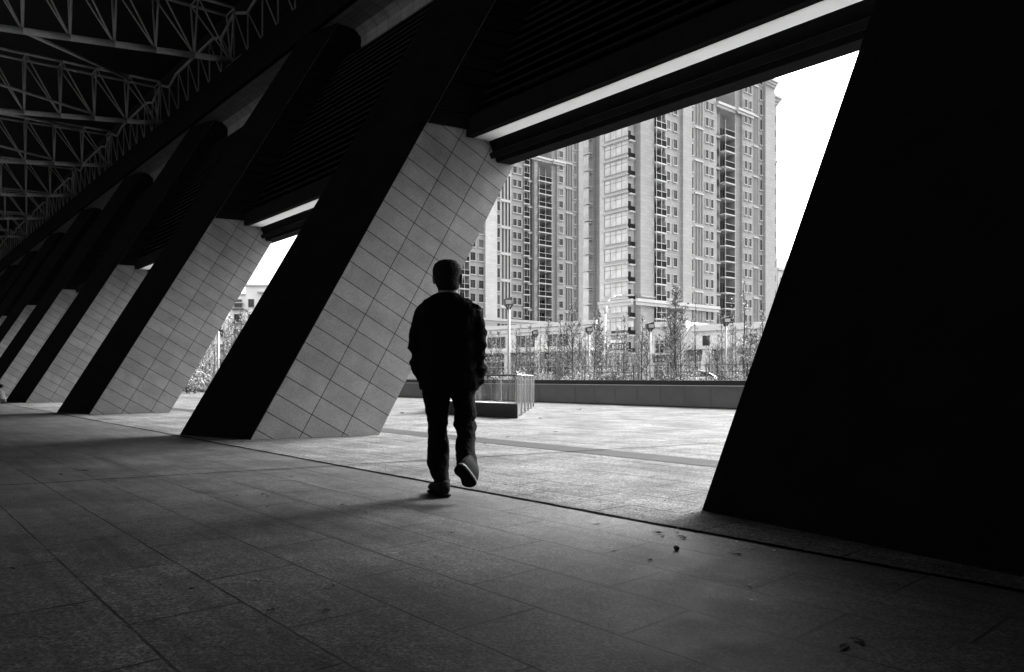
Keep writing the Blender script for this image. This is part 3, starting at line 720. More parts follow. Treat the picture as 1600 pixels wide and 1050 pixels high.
m.hexa([(a,0,0),(b_,0,0),(b_-16,13,0),(a,13,0),(a,0,9),(b_,0,9),(b_-16,13,9),(a,13,9)]); m.box(a-.3,b_+.3,-.5,-.004,8.55,9.15,1); m.box(a,b_,-.25,-.005,7.9,8.5,1)
m.box(a,b_,-1.4,-.006,4.75,5.15,1)
m.build('wall',[M_SHOP,M_WHITE],t)
k=0; x=a+2
while x<b_-5:
    shopfront(t,x+.9,x+5.3,.05,3.5,0,4,door=k%2==0); sign(t,x+.6,x+5.5,3.62,4.65,0,rd,M_SIGN if k%2 else M_SIGN2)
    b=MB(); b.box(x+1.1,x+5.1,-.06,-.003,5.6,7.4); b.build('upper_window',M_GLZ,t)
    f=MB()
    for q in range(5): f.box(x+1.1+q-.05,x+1.1+q+.05,-.14,-.061,5.6,7.4)
    f.build('window_frame',M_TRIM,t)
    b=MB(); b.box(x-.45,x+.45,-1.2,-.007,0,4.74,0); b.box(x-.6,x+.6,-1.35,-.008,0,.7,0); b.build('column',M_WHITE,t)
    x+=6.3; k+=1
t=thing('shop_block','white shop block with dark signs right of the near tower','building',tuple(SO),SANG)
a,b_,c=sx_of(1019),sx_of(1072),sx_of(1290); m=MB()
m.box(a,b_,0,12,0,8.2,0); m.box(a-.3,b_+.3,-.6,-.004,7.6,8.3,1); m.box(b_+.01,c,.8,12,0,7.4,0); m.box(b_+.4,c,.2,.795,6.9,7.7,1); m.box(b_+.01,c,-.6,.794,4.5,4.85,1); m.box(a,b_-.01,-.6,-.005,3.9,4.05,1)
m.build('wall',[M_SHOP,M_WHITE],t)
X=sx_of
shopfront(t,X(1024),X(1053),4.2,5.95,0,4,False); sign(t,X(1021),X(1052),2.9,4.15-.3,0,rd,M_SIGN,lab='dark sign board with two groups of white characters')
shopfront(t,X(1024),X(1053),0,2.75,0,5)
sign(t,X(1066,.8),X(1097,.8),3.0,4.4,.8,rd,M_SIGN2); shopfront(t,X(1068,.8),X(1098,.8),0,2.7,.8,5)
sign(t,X(1111,.8),X(1125,.8),3.0,4.4,.8,rd,M_SIGN); shopfront(t,X(1112,.8),X(1140,.8),0,2.7,.8,4)
sign(t,X(1158,.8),X(1190,.8),3.0,4.4,.8,rd,M_SIGN2); shopfront(t,X(1160,.8),X(1190,.8),0,2.7,.8,5)
for (p0,p1) in ((1098,1109),(1168,1182)):
    b=MB(); b.box(X(p0,.8),X(p1,.8),.72,.795,5.0,6.3); b.build('upper_window',M_GLZ,t)
for p in (1062,1105,1150,1198):
    b=MB(); x=X(p,-.4); 
    b.hexa([(x-1.0,-.9,0),(x+1.0,-.9,0),(x+1.0,.19,0),(x-1.0,.19,0),(x-.55,-.5,4.45),(x+.55,-.5,4.45),(x+.55,.19,4.45),(x-.55,.19,4.45)]); b.build('column',M_WHITE,t)
# shops in the foot of the near tower
t=T.t; rd=random.Random(5)
ya,yb=t_of(984.5),t_of(952)
def side_sign(y0,y1,z0,z1,x=-.002):
    b=MB(); b.box(x-.12,x,y0,y1,z0,z1); o=b.build('sign_board',M_SIGN,t); c=MB(); h=z1-z0; n=6; cw=(y1-y0)*.8/n
    for i in range(n):
        yc=y0+(y1-y0)*.1+cw*(i+.5)
        for k in range(3):
            z=z0+h*rd.uniform(.2,.8); c.box(x-.16,x-.125,yc-cw*.35,yc+cw*.35,z-.05,z+.05)
        c.box(x-.165,x-.126,yc-.05,yc+.05,z0+h*.2,z1-h*.2)
    c.build('lettering',M_LET,o)
side_sign(ya+.3,yb-.3,5.7,7.0); side_sign(yb+.6,yb+4,5.7,7.0)
b=MB(); b.box(-.06,-.003,ya+.3,yb-.2,.1,5.2); b.box(-.06,-.003,ya+.5,yb-.5,7.6,9.2); b.build('shop_window',M_GLZ,t)
f=MB()
for k in range(6):
    y=ya+.3+(yb-ya-.5)*k/5; f.box(-.16,-.061,y-.07,y+.07,.1,5.2)
f.box(-.15,-.0615,ya+.4,yb-.3,3.6,3.75); f.build('window_frame',M_TRIM,t)
b=MB(); b.box(T.s_of(1001.5),T.s_of(1012),-.2,-.003,5.6,7.2); o=b.build('sign_board',M_SIGN,t); c=MB(); glyphs(c,T.s_of(1002.2),T.s_of(1011.4),5.8,6.6,-.2,rd); c.build('lettering',M_LET,o)

# ------------------------------------------------------------------ parked car
M_CAR=mat('car_paint_white',.7,.25,.03,2,spec=.6); M_TYRE=mat('tyre_rubber',.03,.9); M_RIM=mat('wheel_rim',.4,.35,metal=.7); M_CGL=mat('car_glass',.03,.06,spec=.8)
cp=at(1088,Y0,64)-Vector((0,0,H)); car=thing('parked_car','white parked saloon car in front of the dark shop door','car',tuple(cp),R(158))
def loftx(rings,n=16,pw=.55):
    """rings: (x, halfwidth, zlow, zhigh)"""
    b=MB(); V=[]
    for (x,hw,z0,z1) in rings:
        r=[]
        for k in range(n):
            a=2*math.pi*k/n; c,s=math.cos(a),math.sin(a)
            r.append((x,hw*math.copysign(abs(c)**pw,c),(z0+z1)/2+(z1-z0)/2*math.copysign(abs(s)**pw,s)))
        V.append(r)
    for i in range(len(V)-1):
        for k in range(n): b.poly([V[i][k],V[i][(k+1)%n],V[i+1][(k+1)%n],V[i+1][k]])
    b.poly(V[0][::-1]); b.poly(V[-1]); return b
loftx([(-2.25,.55,.45,.75),(-2.18,.78,.3,.88),(-1.5,.88,.22,.98),(-.5,.9,.2,.98),(.9,.9,.2,.95),(1.6,.87,.22,.86),(2.1,.78,.28,.74),(2.28,.5,.4,.62)]).build('body',M_CAR,car,smooth=True)
loftx([(-1.75,.66,.9,.96),(-1.1,.64,.88,1.36),(-.3,.66,.88,1.46),(.35,.64,.88,1.40),(1.2,.68,.86,.92)],pw=.5).build('cabin_glass',M_CGL,car,smooth=True)
loftx([(-1.15,.52,1.32,1.40),(-.3,.58,1.40,1.48),(.35,.5,1.36,1.43)]).build('roof_panel',M_CAR,car,smooth=True)
for x in (-1.4,1.38):
    for s in (-1,1):
        b=MB(); b.tube((x,s*.70,.32),(x,s*.91,.32),.32,n=20); wq=b.build('wheel',M_TYRE,car); b=MB(); b.tube((x,s*.9,.32),(x,s*.925,.32),.19,n=12); b.build('rim',M_RIM,wq)
for s in (-1,1):
    b=MB(); b.box(2.02,2.2,s*.62-.14,s*.62+.14,.58,.70); b.build('headlight',M_RIM,car)

# ------------------------------------------------------------------ lamps beyond the parapet
M_POLE=mat('pole_paint_grey',.5,.6,.1,4)
def flood_lamp(px,pytop,d,label,double=False,lean=0):
    base=at(px,Y0,d)-Vector((0,0,H)); hgt=H+(Y0-pytop)/F*d
    t=thing('flood_lamp',label,'lamp post',tuple(base),0,'white posts with box floodlights')
    m=MB(); m.tube((0,0,0),(lean,0,hgt-.25),.065,.055,n=14); m.build('pole',M_POLE,t,smooth=True)
    k=.55 if not double else .5
    m=MB(); m.hexa([(lean-.42*k,-.35,hgt-.35),(lean+.38*k,-.35,hgt-.28),(lean+.38*k,.25,hgt-.2),(lean-.42*k,.25,hgt-.25),(lean-.45*k,-.3,hgt-.02),(lean+.3*k,-.3,hgt+.1),(lean+.3*k,.2,hgt+.12),(lean-.45*k,.2,hgt)])
    o=m.build('lamp_head',M_DARKMETAL if not double else M_FR,t)
    m=MB(); m.box(lean-.28*k,lean+.25*k,-.37,-.352,hgt-.24,hgt-.06); m.build('lens',M_WINL,o)
    m=MB(); m.tube((lean,0,hgt-.5),(lean-.2,0,hgt-.2),.04,n=6); m.tube((lean,0,hgt-.5),(lean+.2,0,hgt-.2),.04,n=6); m.build('bracket',M_DARKMETAL,t)
flood_lamp(795,468,34,'tall white post with pale floodlight, just right of the man',True)
flood_lamp(836.5,517,50,'thin white floodlight post above the glass stairwell')
flood_lamp(920.5,512,48,'white floodlight post left of the curved street light')
flood_lamp(1016,506,42,'white floodlight post near the dark corner sign')
flood_lamp(1134,497,40,'white floodlight post furthest right, by the black pier')
flood_lamp(341,505,44,'white floodlight post in the narrow gap at left')
base=at(941,Y0,66)-Vector((0,0,H)); t=thing('street_lamp','tall curved white street light in front of the near tower','street lamp',tuple(base))
m=MB(); z1=H+(Y0-470)/F*66; m.tube((0,0,0),(.3,0,z1-1.2),.12,.09,n=12); pts=[(.3,0,z1-1.2),(.38,0,z1-.4),(.7,0,z1+.15),(1.25,0,z1+.42),(1.9,0,z1+.5)]
for a,b_ in zip(pts[:-1],pts[1:]): m.tube(a,b_,.09,.08,n=8)
m.build('pole',M_WHITE,t,smooth=True)
m=MB(); m.hexa([(1.8,-.15,z1+.42),(2.9,-.1,z1+.45),(2.9,.1,z1+.45),(1.8,.15,z1+.42),(1.8,-.1,z1+.6),(2.8,-.06,z1+.58),(2.8,.06,z1+.58),(1.8,.1,z1+.6)]); m.build('lamp_head',M_TRIM,t)

# ------------------------------------------------------------------ trees, shrubs, fence beyond the parapet
M_BARK=mat('bark',.05,.9,.3,5); M_TWIG=mat('twigs',.11,.9,.3,4); M_LEAF=mat('leaves',.30,.8,.5,3); M_LEAFD=mat('leaves_dark',.13,.8,.5,3)
def sapling(h,seed,spread=.25,nb=26,leaf=200,crown0=.25,dark=False):
    rd=random.Random(seed); tr=MB(); cr=MB(); p=Vector((0,0,0)); pts=[p]
    k=9
    for i in range(k):
        p=p+Vector((rd.uniform(-.03,.03)*h/4,rd.uniform(-.03,.03)*h/4,h/k)); pts.append(p)
    for i in range(k): tr.tube(pts[i],pts[i+1],.045*h/5*(1-i/k)+.008,.045*h/5*(1-(i+1)/k)+.008,n=6)
    tips=[]
    for j in range(nb):
        f=crown0+(1-crown0)*rd.random(); i=min(k-1,int(f*k)); a=pts[i]+(pts[i+1]-pts[i])*(f*k-i); az=rd.uniform(0,6.283)
        ln=h*spread*(1.15-f)*rd.uniform(.6,1.3); up=rd.uniform(.7,1.8)
        d=Vector((math.cos(az),math.sin(az),up)).normalized(); b=a+d*ln*.5; d2=(d+Vector((0,0,.5))).normalized(); c=b+d2*ln*.6
        cr.tube(a,b,.014*h/5+.003,.009*h/5+.003,n=3,cap=False); cr.tube(b,c,.009*h/5+.003,.004,n=3,cap=False)
        for q in range(7):
            s=a+(b-a)*rd.random() if q%2 else b+(c-b)*rd.random(); dd=(d+Vector((rd.uniform(-1,1),rd.uniform(-1,1),rd.uniform(-.2,.9)))).normalized(); e=s+dd*ln*rd.uniform(.2,.45)
            cr.tube(s,e,.007,.003,n=3,cap=False); tips+=[e,s+(e-s)*.6]
    for j in range(leaf):
        q=rd.choice(tips)+Vector([rd.gauss(0,.05) for _ in range(3)])*h/4; s=rd.uniform(.025,.06)*h/4
        n=Vector([rd.gauss(0,1) for _ in range(3)]).normalized(); u=n.orthogonal().normalized()*s; v=n.cross(u).normalized()*s*.6
        cr.poly([q-u,q-v,q+u,q+v],1)
    return tr,cr
def place_tree(px,d,h,protoi,label,group,sc_=1.0,kind='sapling'):
    pr=TP[protoi]; o=thing(kind,label,'tree',tuple(at(px,Y0,d)-Vector((0,0,H))),random.uniform(0,6.28),group); s=h/pr[2]; o.scale=(s*sc_,s*sc_,s)
    a=link(bpy.data.objects.new('trunk',pr[0]),o); b=link(bpy.data.objects.new('crown',pr[1]),o)
TP=[]
for (h,sd_,sp,nb,lf,c0,dk) in ((5,1,.24,34,260,.15,0),(5,2,.20,30,160,.2,0),(5,3,.28,40,420,.12,0),(6,4,.10,34,220,.15,0),(4,5,.30,60,420,.1,1),(5,6,.24,30,60,.25,0)):
    tr,cr=sapling(h,sd_,sp,nb,lf,c0); TP.append((tr.mesh('trunk',M_BARK),cr.mesh('crown',[M_TWIG,M_LEAFD if dk else M_LEAF]),h))
rt=random.Random(42)
spec=[(768,44,3.6,2),(779,52,4.2,0),(806,40,3.4,5),(812,52,4.6,1),(823,46,3.4,2),(829,60,5.2,0),(845,44,3.9,3),(856,50,4.8,2),(868,42,3.2,0),(876,58,5.6,1),(886,46,4.3,2),(896,42,4.8,4),(905,54,5.0,0),(914,50,4.2,5),(929,46,5.0,2),(936,52,5.4,4),(948,44,3.6,1),(966,56,4.6,2),(975,40,4.2,0),(983,48,3.2,5),
 (1003,42,4.4,0),(1010,50,4.2,2),(1028,44,3.2,1),(1046,50,5.2,4),(1058,46,6.4,4),(1064,38,4.0,3),(1087,42,5.2,3),(1108,48,3.6,0),(1122,44,3.4,2),(1129,50,5.4,1),(1144,46,5.8,3),(1150,40,3.6,2),(1163,44,6.6,3),(1172,48,4.6,0),(1182,42,3.6,2),(1191,50,6.0,3),
 (296,40,2.6,2),(306,48,3.4,4),(318,42,3.0,2),(327,50,4.2,0),(334,44,3.4,2),(350,46,4.8,0),(357,52,5.2,2),(366,48,4.4,4),(376,56,6.0,0),(388,60,6.4,2)]
things_near={795:'the tall pale lamp post',836:'the thin lamp post over the stairwell',920:'the lamp post left of the curved light',941:'the curved street light',1016:'the lamp post by the corner sign',1134:'the right-hand lamp post',341:'the lamp post in the narrow gap',1062:'the first white shop column',1105:'the white shop column right of the car'}
extra=[]
for q in spec:
    if rt.random()<.75: extra.append((q[0]+rt.choice((-4,4,5,-5)),q[1]+rt.uniform(4,12),q[2]*rt.uniform(.75,1.05),rt.choice((0,1,2,3,5))))
spec=sorted(set(spec+[e for e in extra if 764<e[0]<1196 or 290<e[0]<400]))
for (i,(px,d,h,pi)) in enumerate(spec):
    k=min(things_near,key=lambda q:abs(q-px)); side='left' if px<k else 'right'
    same=sorted([q[0] for q in spec if min(things_near,key=lambda z:abs(z-q[0]))==k and (q[0]<k)==(px<k)],key=lambda v:abs(v-k)); r=same.index(px)
    lab='%sbare young tree to the %s of %s'%(['first ','second ','third ','fourth ','fifth ','sixth ','seventh ','eighth ','ninth ','tenth ','eleventh ','twelfth ','thirteenth ','fourteenth ','fifteenth ','sixteenth '][r],side,things_near[k])
    if pi==4: lab=lab.replace('bare young','leafier dark')
    place_tree(px,d,h,pi,lab,'young trees beyond the parapet',rt.uniform(.85,1.25))
def shrub_mesh(seed,dark):
    rd=random.Random(seed); b=MB(); 
    for k in range(26): 
        az=rd.uniform(0,6.28); e=Vector((math.cos(az)*rd.uniform(.2,.8),math.sin(az)*rd.uniform(.2,.7),rd.uniform(.5,1.1))); b.tube((0,0,0),e,.012,.004,n=3,cap=False)
    cl=[(Vector((rd.uniform(-.8,.8),rd.uniform(-.5,.5),rd.uniform(.35,.95))),rd.uniform(.12,.34)) for _ in range(15)]
    for (c,r) in cl:
        for k in range(46):
            q=c+Vector([rd.gauss(0,1) for _ in range(3)]).normalized()*r*rd.uniform(.5,1.15)
            n=Vector([rd.gauss(0,1) for _ in range(3)]).normalized(); s=rd.uniform(.025,.055); u=n.orthogonal().normalized()*s; v=n.cross(u).normalized()*s*.7; b.poly([q-u,q-v,q+u,q+v],1)
    return b.mesh('shrub',[M_TWIG,M_LEAFD if dark else M_LEAF])
SM=[shrub_mesh(i,i%2) for i in range(5)]
spx=list(range(766,1198,15))+[290,303,316,331,346]
for i,px in enumerate(spx):
    o=link(bpy.data.objects.new('shrub',SM[i%5])); d=rt.uniform(31,44); s=rt.uniform(.8,1.2); o.location=at(px+rt.uniform(-4,4),Y0,d)-Vector((0,0,H)); o.scale=(s,s,s*rt.uniform(.8,1.15)); o.rotation_euler=(0,0,rt.uniform(0,6))
    tag(o,'low twiggy shrub in the planting strip behind the parapet','shrub','low shrubs behind the parapet')
ft=thing('cable_fence','thin cable fence on slim dark posts behind the parapet','fence',tuple(P(20,26)))
for k in range(0,46):
    m=MB(P(20,26)); a=P(6+k*1.9,26); m.tube(a,a+Vector((0,0,1.42)),.025,n=6); m.build('post',M_DARKMETAL,ft)
for z in (1.38,1.1):
    m=MB(P(20,26)); m.tube(P(6,26,z),P(6+45*1.9,26,z),.012,n=4); m.build('cable',M_DARKMETAL,ft)

# ------------------------------------------------------------------ litter on the paving
M_LITTER=mat('dry_leaf_dark',.025,.8,.4,20); M_LITTERL=mat('dry_leaf_pale',.45,.8,.3,20); M_STONE=mat('pebble',.04,.5,.4,20)
def leaf_mesh(seed,m):
    rd=random.Random(seed); b=MB(); n=9; rim=[]
    for k in range(n):
        a=2*math.pi*k/n; r=.5*rd.uniform(.6,1.1); rim.append((math.cos(a)*r*1.3,math.sin(a)*r*.6,.12+.22*abs(math.sin(a))*rd.random()))
    for k in range(n): b.poly([(0,0,.04),rim[k],rim[(k+1)%n]])
    b.tube((.5,0,.1),(.95,.1,.2),.03,.02,n=4); return b.mesh('fallen_leaf',m)
LM=[leaf_mesh(i,M_LITTER) for i in range(4)]+[leaf_mesh(9+i,M_LITTERL) for i in range(2)]
lp=[(131,736,.05,0),(519,918,.05,0),(511,955,.045,1),(370,775,.05,2),(410,773,.04,1),(418,776,.04,3),(418,792,.03,0),(534,789,.04,2),(573,801,.035,0),(456,745,.04,1),(680,871,.035,0),(705,833,.025,2),(797,803,.03,3),
 (933,820,.045,0),(1016,876,.045,1),(938,828,.02,3),(950,784,.03,0),(975,786,.03,1),(1039,783,.03,2),(1082,802,.05,3),(1030,834,.06,2),(1036,838,.05,3),(1064,839,.05,1),(1069,842,.05,2),(1151,867,.05,3),(1157,868,.03,2),(960,862,.03,2),
 (1172,920,.035,2),(1234,878,.03,1),(1340,1002,.06,0),(1318,1012,.06,3),(1119,819,.025,0),(1142,837,.03,2),(1094,819,.025,5),(1060,826,.03,4),(1101,844,.02,5),(1151,847,.03,5),(1174,857,.035,4),(1209,861,.035,5),(1176,837,.035,4),(1058,831,.04,4),(1171,914,.02,5),(1174,938,.02,4),
 (617,865,.03,4),(790,758,.03,0),(870,665,.08,2),(628,730,.035,0),(637,690,.06,2),(628,646,.18,1),(605,681,.05,3),(596,699,.04,0),(844,654,.12,1),(868,675,.09,0),(929,716,.05,1),(984,714,.05,0),(793,683,.07,0),(750,695,.05,1),(758,694,.06,2),(610,744,.04,3),(629,745,.04,0),(1020,664,.08,1),(905,640,.18,3),(20,780,.05,2),(95,742,.04,1),(250,915,.03,0),(300,921,.03,2),(400,909,.025,1),(423,955,.05,3),(20,890,.04,0),(232,978,.02,1)]
lp=[q for q in lp]
for i,(px,py,s,k) in enumerate(lp):
    o=link(bpy.data.objects.new('fallen_leaf',LM[k])); o.location=ground(px,py)+Vector((0,0,.002)); s*=.8; o.scale=(s,s,s*.6); o.rotation_euler=(0,0,i*1.7)
    tag(o,'small pale dry leaf lying on the paving' if k>3 else 'small dark dry leaf lying on the paving','leaf','pale dry leaves on the paving' if k>3 else 'dark dry leaves on the paving')
b=MB(); rd=random.Random(3); bm=bmesh.new(); bmesh.ops.create_icosphere(bm,subdivisions=3,radius=.015)
for v in bm.verts: v.co*=1+.16*noise.noise(v.co*60); v.co.z*=.9
me=bpy.data.meshes.new('pebble'); bm.to_mesh(me); bm.free(); me.materials.append(M_STONE); me.polygons.foreach_set('use_smooth',[True]*len(me.polygons))
o=link(bpy.data.objects.new('pebble',me)); o.location=ground(1057,860)+Vector((0,0,.013)); tag(o,'round dark pebble on the paving near the foot of the black pier','pebble')
# twigs of litter near the pier

# ------------------------------------------------------------------ the walking man
M_SKIN=mat('skin',.22,.6,.1,8); M_HAIR=mat('hair',.010,.8,.3,30,.4,120,spec=.12); M_JACK=mat('jacket_cloth',.007,.9,.3,6,.35,45,spec=.05); M_TROU=mat('trouser_cloth',.007,.9,.3,6,.3,60,spec=.05)
M_SHOE=mat('shoe_upper',.008,.8,.3,20,spec=.1); M_SOLE=mat('shoe_sole',.006,.9,.2,30,spec=.05); M_MID=mat('shoe_trim',.07,.6,.1,20); M_COLLAR=mat('shirt_collar',.28,.8)
DM=5.35; PXM=DM/F
def loft(b,rings,n=22):
    """rings (centre, half x, half y, power[, tilt]) stacked; closes both ends"""
    V=[]
    for r in rings:
        c,hx,hy,pw=r[:4]; tl=r[4] if len(r)>4 else 0; row=[]
        for k in range(n):
            a=2*math.pi*k/n; x,y=math.cos(a),math.sin(a)
            x=hx*math.copysign(abs(x)**pw,x); y=hy*math.copysign(abs(y)**pw,y)
            row.append(Vector(c)+Vector((x,y,-tl*y)))
        V.append(row)
    up=V[-1][0].z>V[0][0].z
    for i in range(len(V)-1):
        for k in range(n):
            q=[V[i][k],V[i][(k+1)%n],V[i+1][(k+1)%n],V[i+1][k]]; b.poly(q if up else q[::-1])
    b.poly(V[0][::-1] if up else V[0]); b.poly(V[-1] if up else V[-1][::-1])
def pr(xl,xr,y,d,hy,pw=.85,dd=0):
    """ring from silhouette columns xl..xr at photo row y, at depth DM+dd"""
    a=at(xl,y,DM+dd); c=at(xr,y,DM+dd); return ((a+c)/2,(c.x-a.x)/2,hy,pw)
def chain(b,pts,n=14,fl=1.0):
    """limb along centres (px,py,rpx,depth offset)"""
    C_=[(at(x,y,DM+dd),r*PXM) for x,y,r,dd in pts]; V=[]
    for i,(c,r) in enumerate(C_):
        a=C_[max(0,i-1)][0]; e=C_[min(len(C_)-1,i+1)][0]; q=(e-a).to_track_quat('Z','Y')
        V.append([c+q@Vector((math.cos(2*math.pi*k/n)*r,math.sin(2*math.pi*k/n)*r*fl,0)) for k in range(n)])
    for i in range(len(V)-1):
        for k in range(n): b.poly([V[i][k],V[i][(k+1)%n],V[i+1][(k+1)%n],V[i+1][k]])
    b.poly(V[0][::-1]); b.poly(V[-1])
def remesh(o,vox,smooth=6,disp=0,scale=.08):
    m=o.modifiers.new('remesh','REMESH'); m.mode='VOXEL'; m.voxel_size=vox; m.use_smooth_shade=True
    s=o.modifiers.new('smooth','SMOOTH'); s.iterations=smooth; s.factor=.5
    if disp:
        tx=bpy.data.textures.new('folds','CLOUDS'); tx.noise_scale=scale; tx.noise_depth=2
        d=o.modifiers.new('folds','DISPLACE'); d.texture=tx; d.strength=disp; d.mid_level=.5; d.texture_coords='OBJECT'
    return o
FOOT=Vector((at(690,775,DM).x,DM,0))
b=MB(FOOT)
# head, neck, torso, legs as overlapping closed lofts, fused into one skin by the remesh
loft(b,[(at(700,460,DM),.072,.066,1),pr(684,716,452,0,.070,1),pr(682,717,447,0,.085,1),pr(681,718,440,0,.095,1,.01),pr(679,719,430,0,.102,1,.01),pr(679,719.5,422,0,.100,1,.01),pr(681,717,414,0,.088,1,.005),pr(688,712,409.5,0,.055,1,0),pr(695,706,408.2,0,.02,1,0)])
loft(b,[pr(683,716,600,0,.08),pr(668,735,560,0,.09),pr(665,737,520,0,.10),pr(664,738,490,0,.10),pr(672,730,472,0,.085),pr(685,715,464,0,.065),pr(688,712,452,0,.058,1)])
loft(b,[pr(666,738,596,0,.095),pr(666,738,604,0,.095),pr(668,735,610,0,.085)][::-1])
chain(b,[(682,610,15,0),(686,650,12,0),(685,662,9.5,0),(686,690,10,0),(688,745,6.5,0),(689,764,6.5,0)])
chain(b,[(723,610,15,0),(727,650,11,.04),(727,664,9,.04),(727,690,9.5,-.06),(726,728,6.5,-.2),(727,745,6,-.24)])
chain(b,[(667,478,9,0),(657,510,8.5,-.01),(650.5,550,7.5,-.03),(656,578,6.5,0),(666,600,5,.04)]); chain(b,[(735,478,9,0),(746,510,8.5,-.01),(749,550,7.5,-.03),(748,576,6.5,0),(740,600,5,.04)])
for (hx,s) in ((668,1),(738,-1)):          # hands resting in the jacket pockets
    chain(b,[(hx,598,5,.05),(hx+s*3,606,8,.07),(hx+s*5,616,8.5,.09),(hx+s*6,619,7,.09)],fl=.45)
    for k,(dx,l_) in enumerate(((-5,13),(-1.7,17),(1.7,16),(5,12))): chain(b,[(hx+s*5+dx,616,2.0,.09),(hx+s*6+dx,616+l_*.5,1.9,.095),(hx+s*7+dx,616+l_,1.6,.075)],8)
    chain(b,[(hx+s*2+s*7,606,2.3,.06),(hx+s*12,612,2.1,.045),(hx+s*13,619,1.8,.04)],8)
# ears
for x,s in ((678.2,-1),(720.8,1)):
    loft(b,[(at(x,444.5,DM),.006,.010,1),(at(x+s*.3,440,DM),.009,.017,1),(at(x+s*.8,434,DM),.010,.022,1),(at(x+s*.6,429,DM),.008,.016,1),(at(x,427,DM),.004,.006,1)])
# nose, brow and chin on the far side
loft(b,[(at(700,441,DM+.105),.014,.012,1),(at(700,437,DM+.118),.017,.018,1),(at(700,429,DM+.10),.008,.012,1)]); loft(b,[(at(700,452,DM+.07),.022,.02,1),(at(700,447,DM+.085),.03,.025,1)])
man=b.build('person',M_SKIN); man.location=FOOT; remesh(man,.0065,3)
tag(man,'man in dark jacket and trousers walking away, one shoe lifted','person')
def part(name,b,m,vox=None,**k):
    o=b.build(name,m,man,smooth=True); 
    if vox: remesh(o,vox,**k)
    return o
# hair
b=MB(FOOT); loft(b,[pr(686,714,453.5,0,.06,1,-.035),pr(682.5,717.5,449,0,.068,1,-.03),pr(680.5,717,444,0,.078,1,-.025),pr(678.6,718.5,436,0,.095,1,-.012),pr(675.8,721,428,0,.108,1,-.003),pr(676,721,421,0,.110,1,0),pr(678.5,718.5,414,0,.100,1,0),pr(684,714,409,0,.078,1,0),pr(691,709,406.3,0,.042,1,0)])
b2=part('hair',b,M_HAIR,.006,smooth=3,disp=.008,scale=.02)
# shirt collar at the nape
b=MB(FOOT); loft(b,[pr(684,717,461,0,.078,1),pr(685,715.5,455.5,0,.074,1)]); part('shirt_collar',b,M_COLLAR)
# jacket
b=MB(FOOT)
loft(b,[pr(656,748,610,0,.125,.8),pr(655,750,603,0,.14,.8),pr(655,750,590,0,.145,.8),pr(652,748,560,0,.145,.85),pr(652,747,530,0,.145,.85),pr(652,747,505,0,.14,.85),pr(650.5,748,487,0,.13,.85),pr(655,744,478,0,.12,.85),pr(662,735,469,0,.108,.9),pr(674,724,463,0,.095,.95),pr(683,716,458.5,0,.084,1)])
chain(b,[(664,479,10,0),(659.5,490,13,0),(657,505,13.5,0),(652.5,525,14,-.01),(650.5,545,13.5,-.025),(651.5,562,14,-.03),(657.5,577,13.5,-.015),(665,590,13.5,.02),(670,603,12,.05)])
chain(b,[(736,480,10,0),(741,490,13,0),(744,505,13.5,0),(748.5,522,13.5,-.01),(748,540,13.5,-.02),(748.5,558,13.5,-.03),(749.5,572,13.5,-.02),(744,586,13.5,.01),(740,600,12,.05)])
loft(b,[pr(734,751,603,0,.05,1),pr(733,759,598.5,0,.06,1),pr(736,759.5,594,0,.055,1),pr(738,755,588,0,.04,1)])       # flared pocket
part('jacket',b,M_JACK,.0075,smooth=4,disp=.022,scale=.07)
# shoulder bag strap end / epaulette seen on the right shoulder
b=MB(FOOT); chain(b,[(738,476,3,-.10),(746,479,3.2,-.09),(749.5,481,2.6,-.05)],10); part('epaulette',b,M_JACK)
# trousers
b=MB(FOOT)
loft(b,[pr(658.5,744.5,596,0,.12,.85),pr(658.8,744.3,609,0,.125,.85),pr(660.5,742.5,615,0,.115,.85),pr(662,741,619.5,0,.10,.85)][::-1])
Lg=[(659,704.5,612,.105),(661,703.2,622,.105),(662.7,702,630,.10),(664,701.5,640,.098),(666.3,701,650,.094),(668,699.5,662,.088),(669,698,671,.085),(669.2,699.5,681,.086),(668.3,702,692,.088),(667.5,702.3,706,.088),(667,702,720,.088),(669,701.5,728,.085),(671.8,701,736,.082),(673.5,701.3,743,.080),(678,702.5,750,.075),(680,703,757,.07)]
loft(b,[pr(l,r,y,0,h,.95) for l,r,y,h in Lg])
Rg=[(702.5,744,609,.11,0),(705,742,619,.105,.005),(708,742.3,630,.10,.02),(710,744,640,.096,.03),(710,745.3,649,.092,.035),(709,741.5,657,.086,.035),(707.5,745,664,.086,.03),(711.5,744.2,671,.084,.015),(714.6,742.8,680,.082,-.01),(712,742.3,690,.082,-.04),(711.3,742,700,.082,-.075),(712,743.3,710,.08,-.11),(713,745,720,.08,-.15),(714,746,731.5,.078,-.19)]
loft(b,[pr(l,r,y,0,h,.95,dd) for l,r,y,h,dd in Rg])
part('trousers',b,M_TROU,.0065,smooth=3,disp=.016,scale=.05)
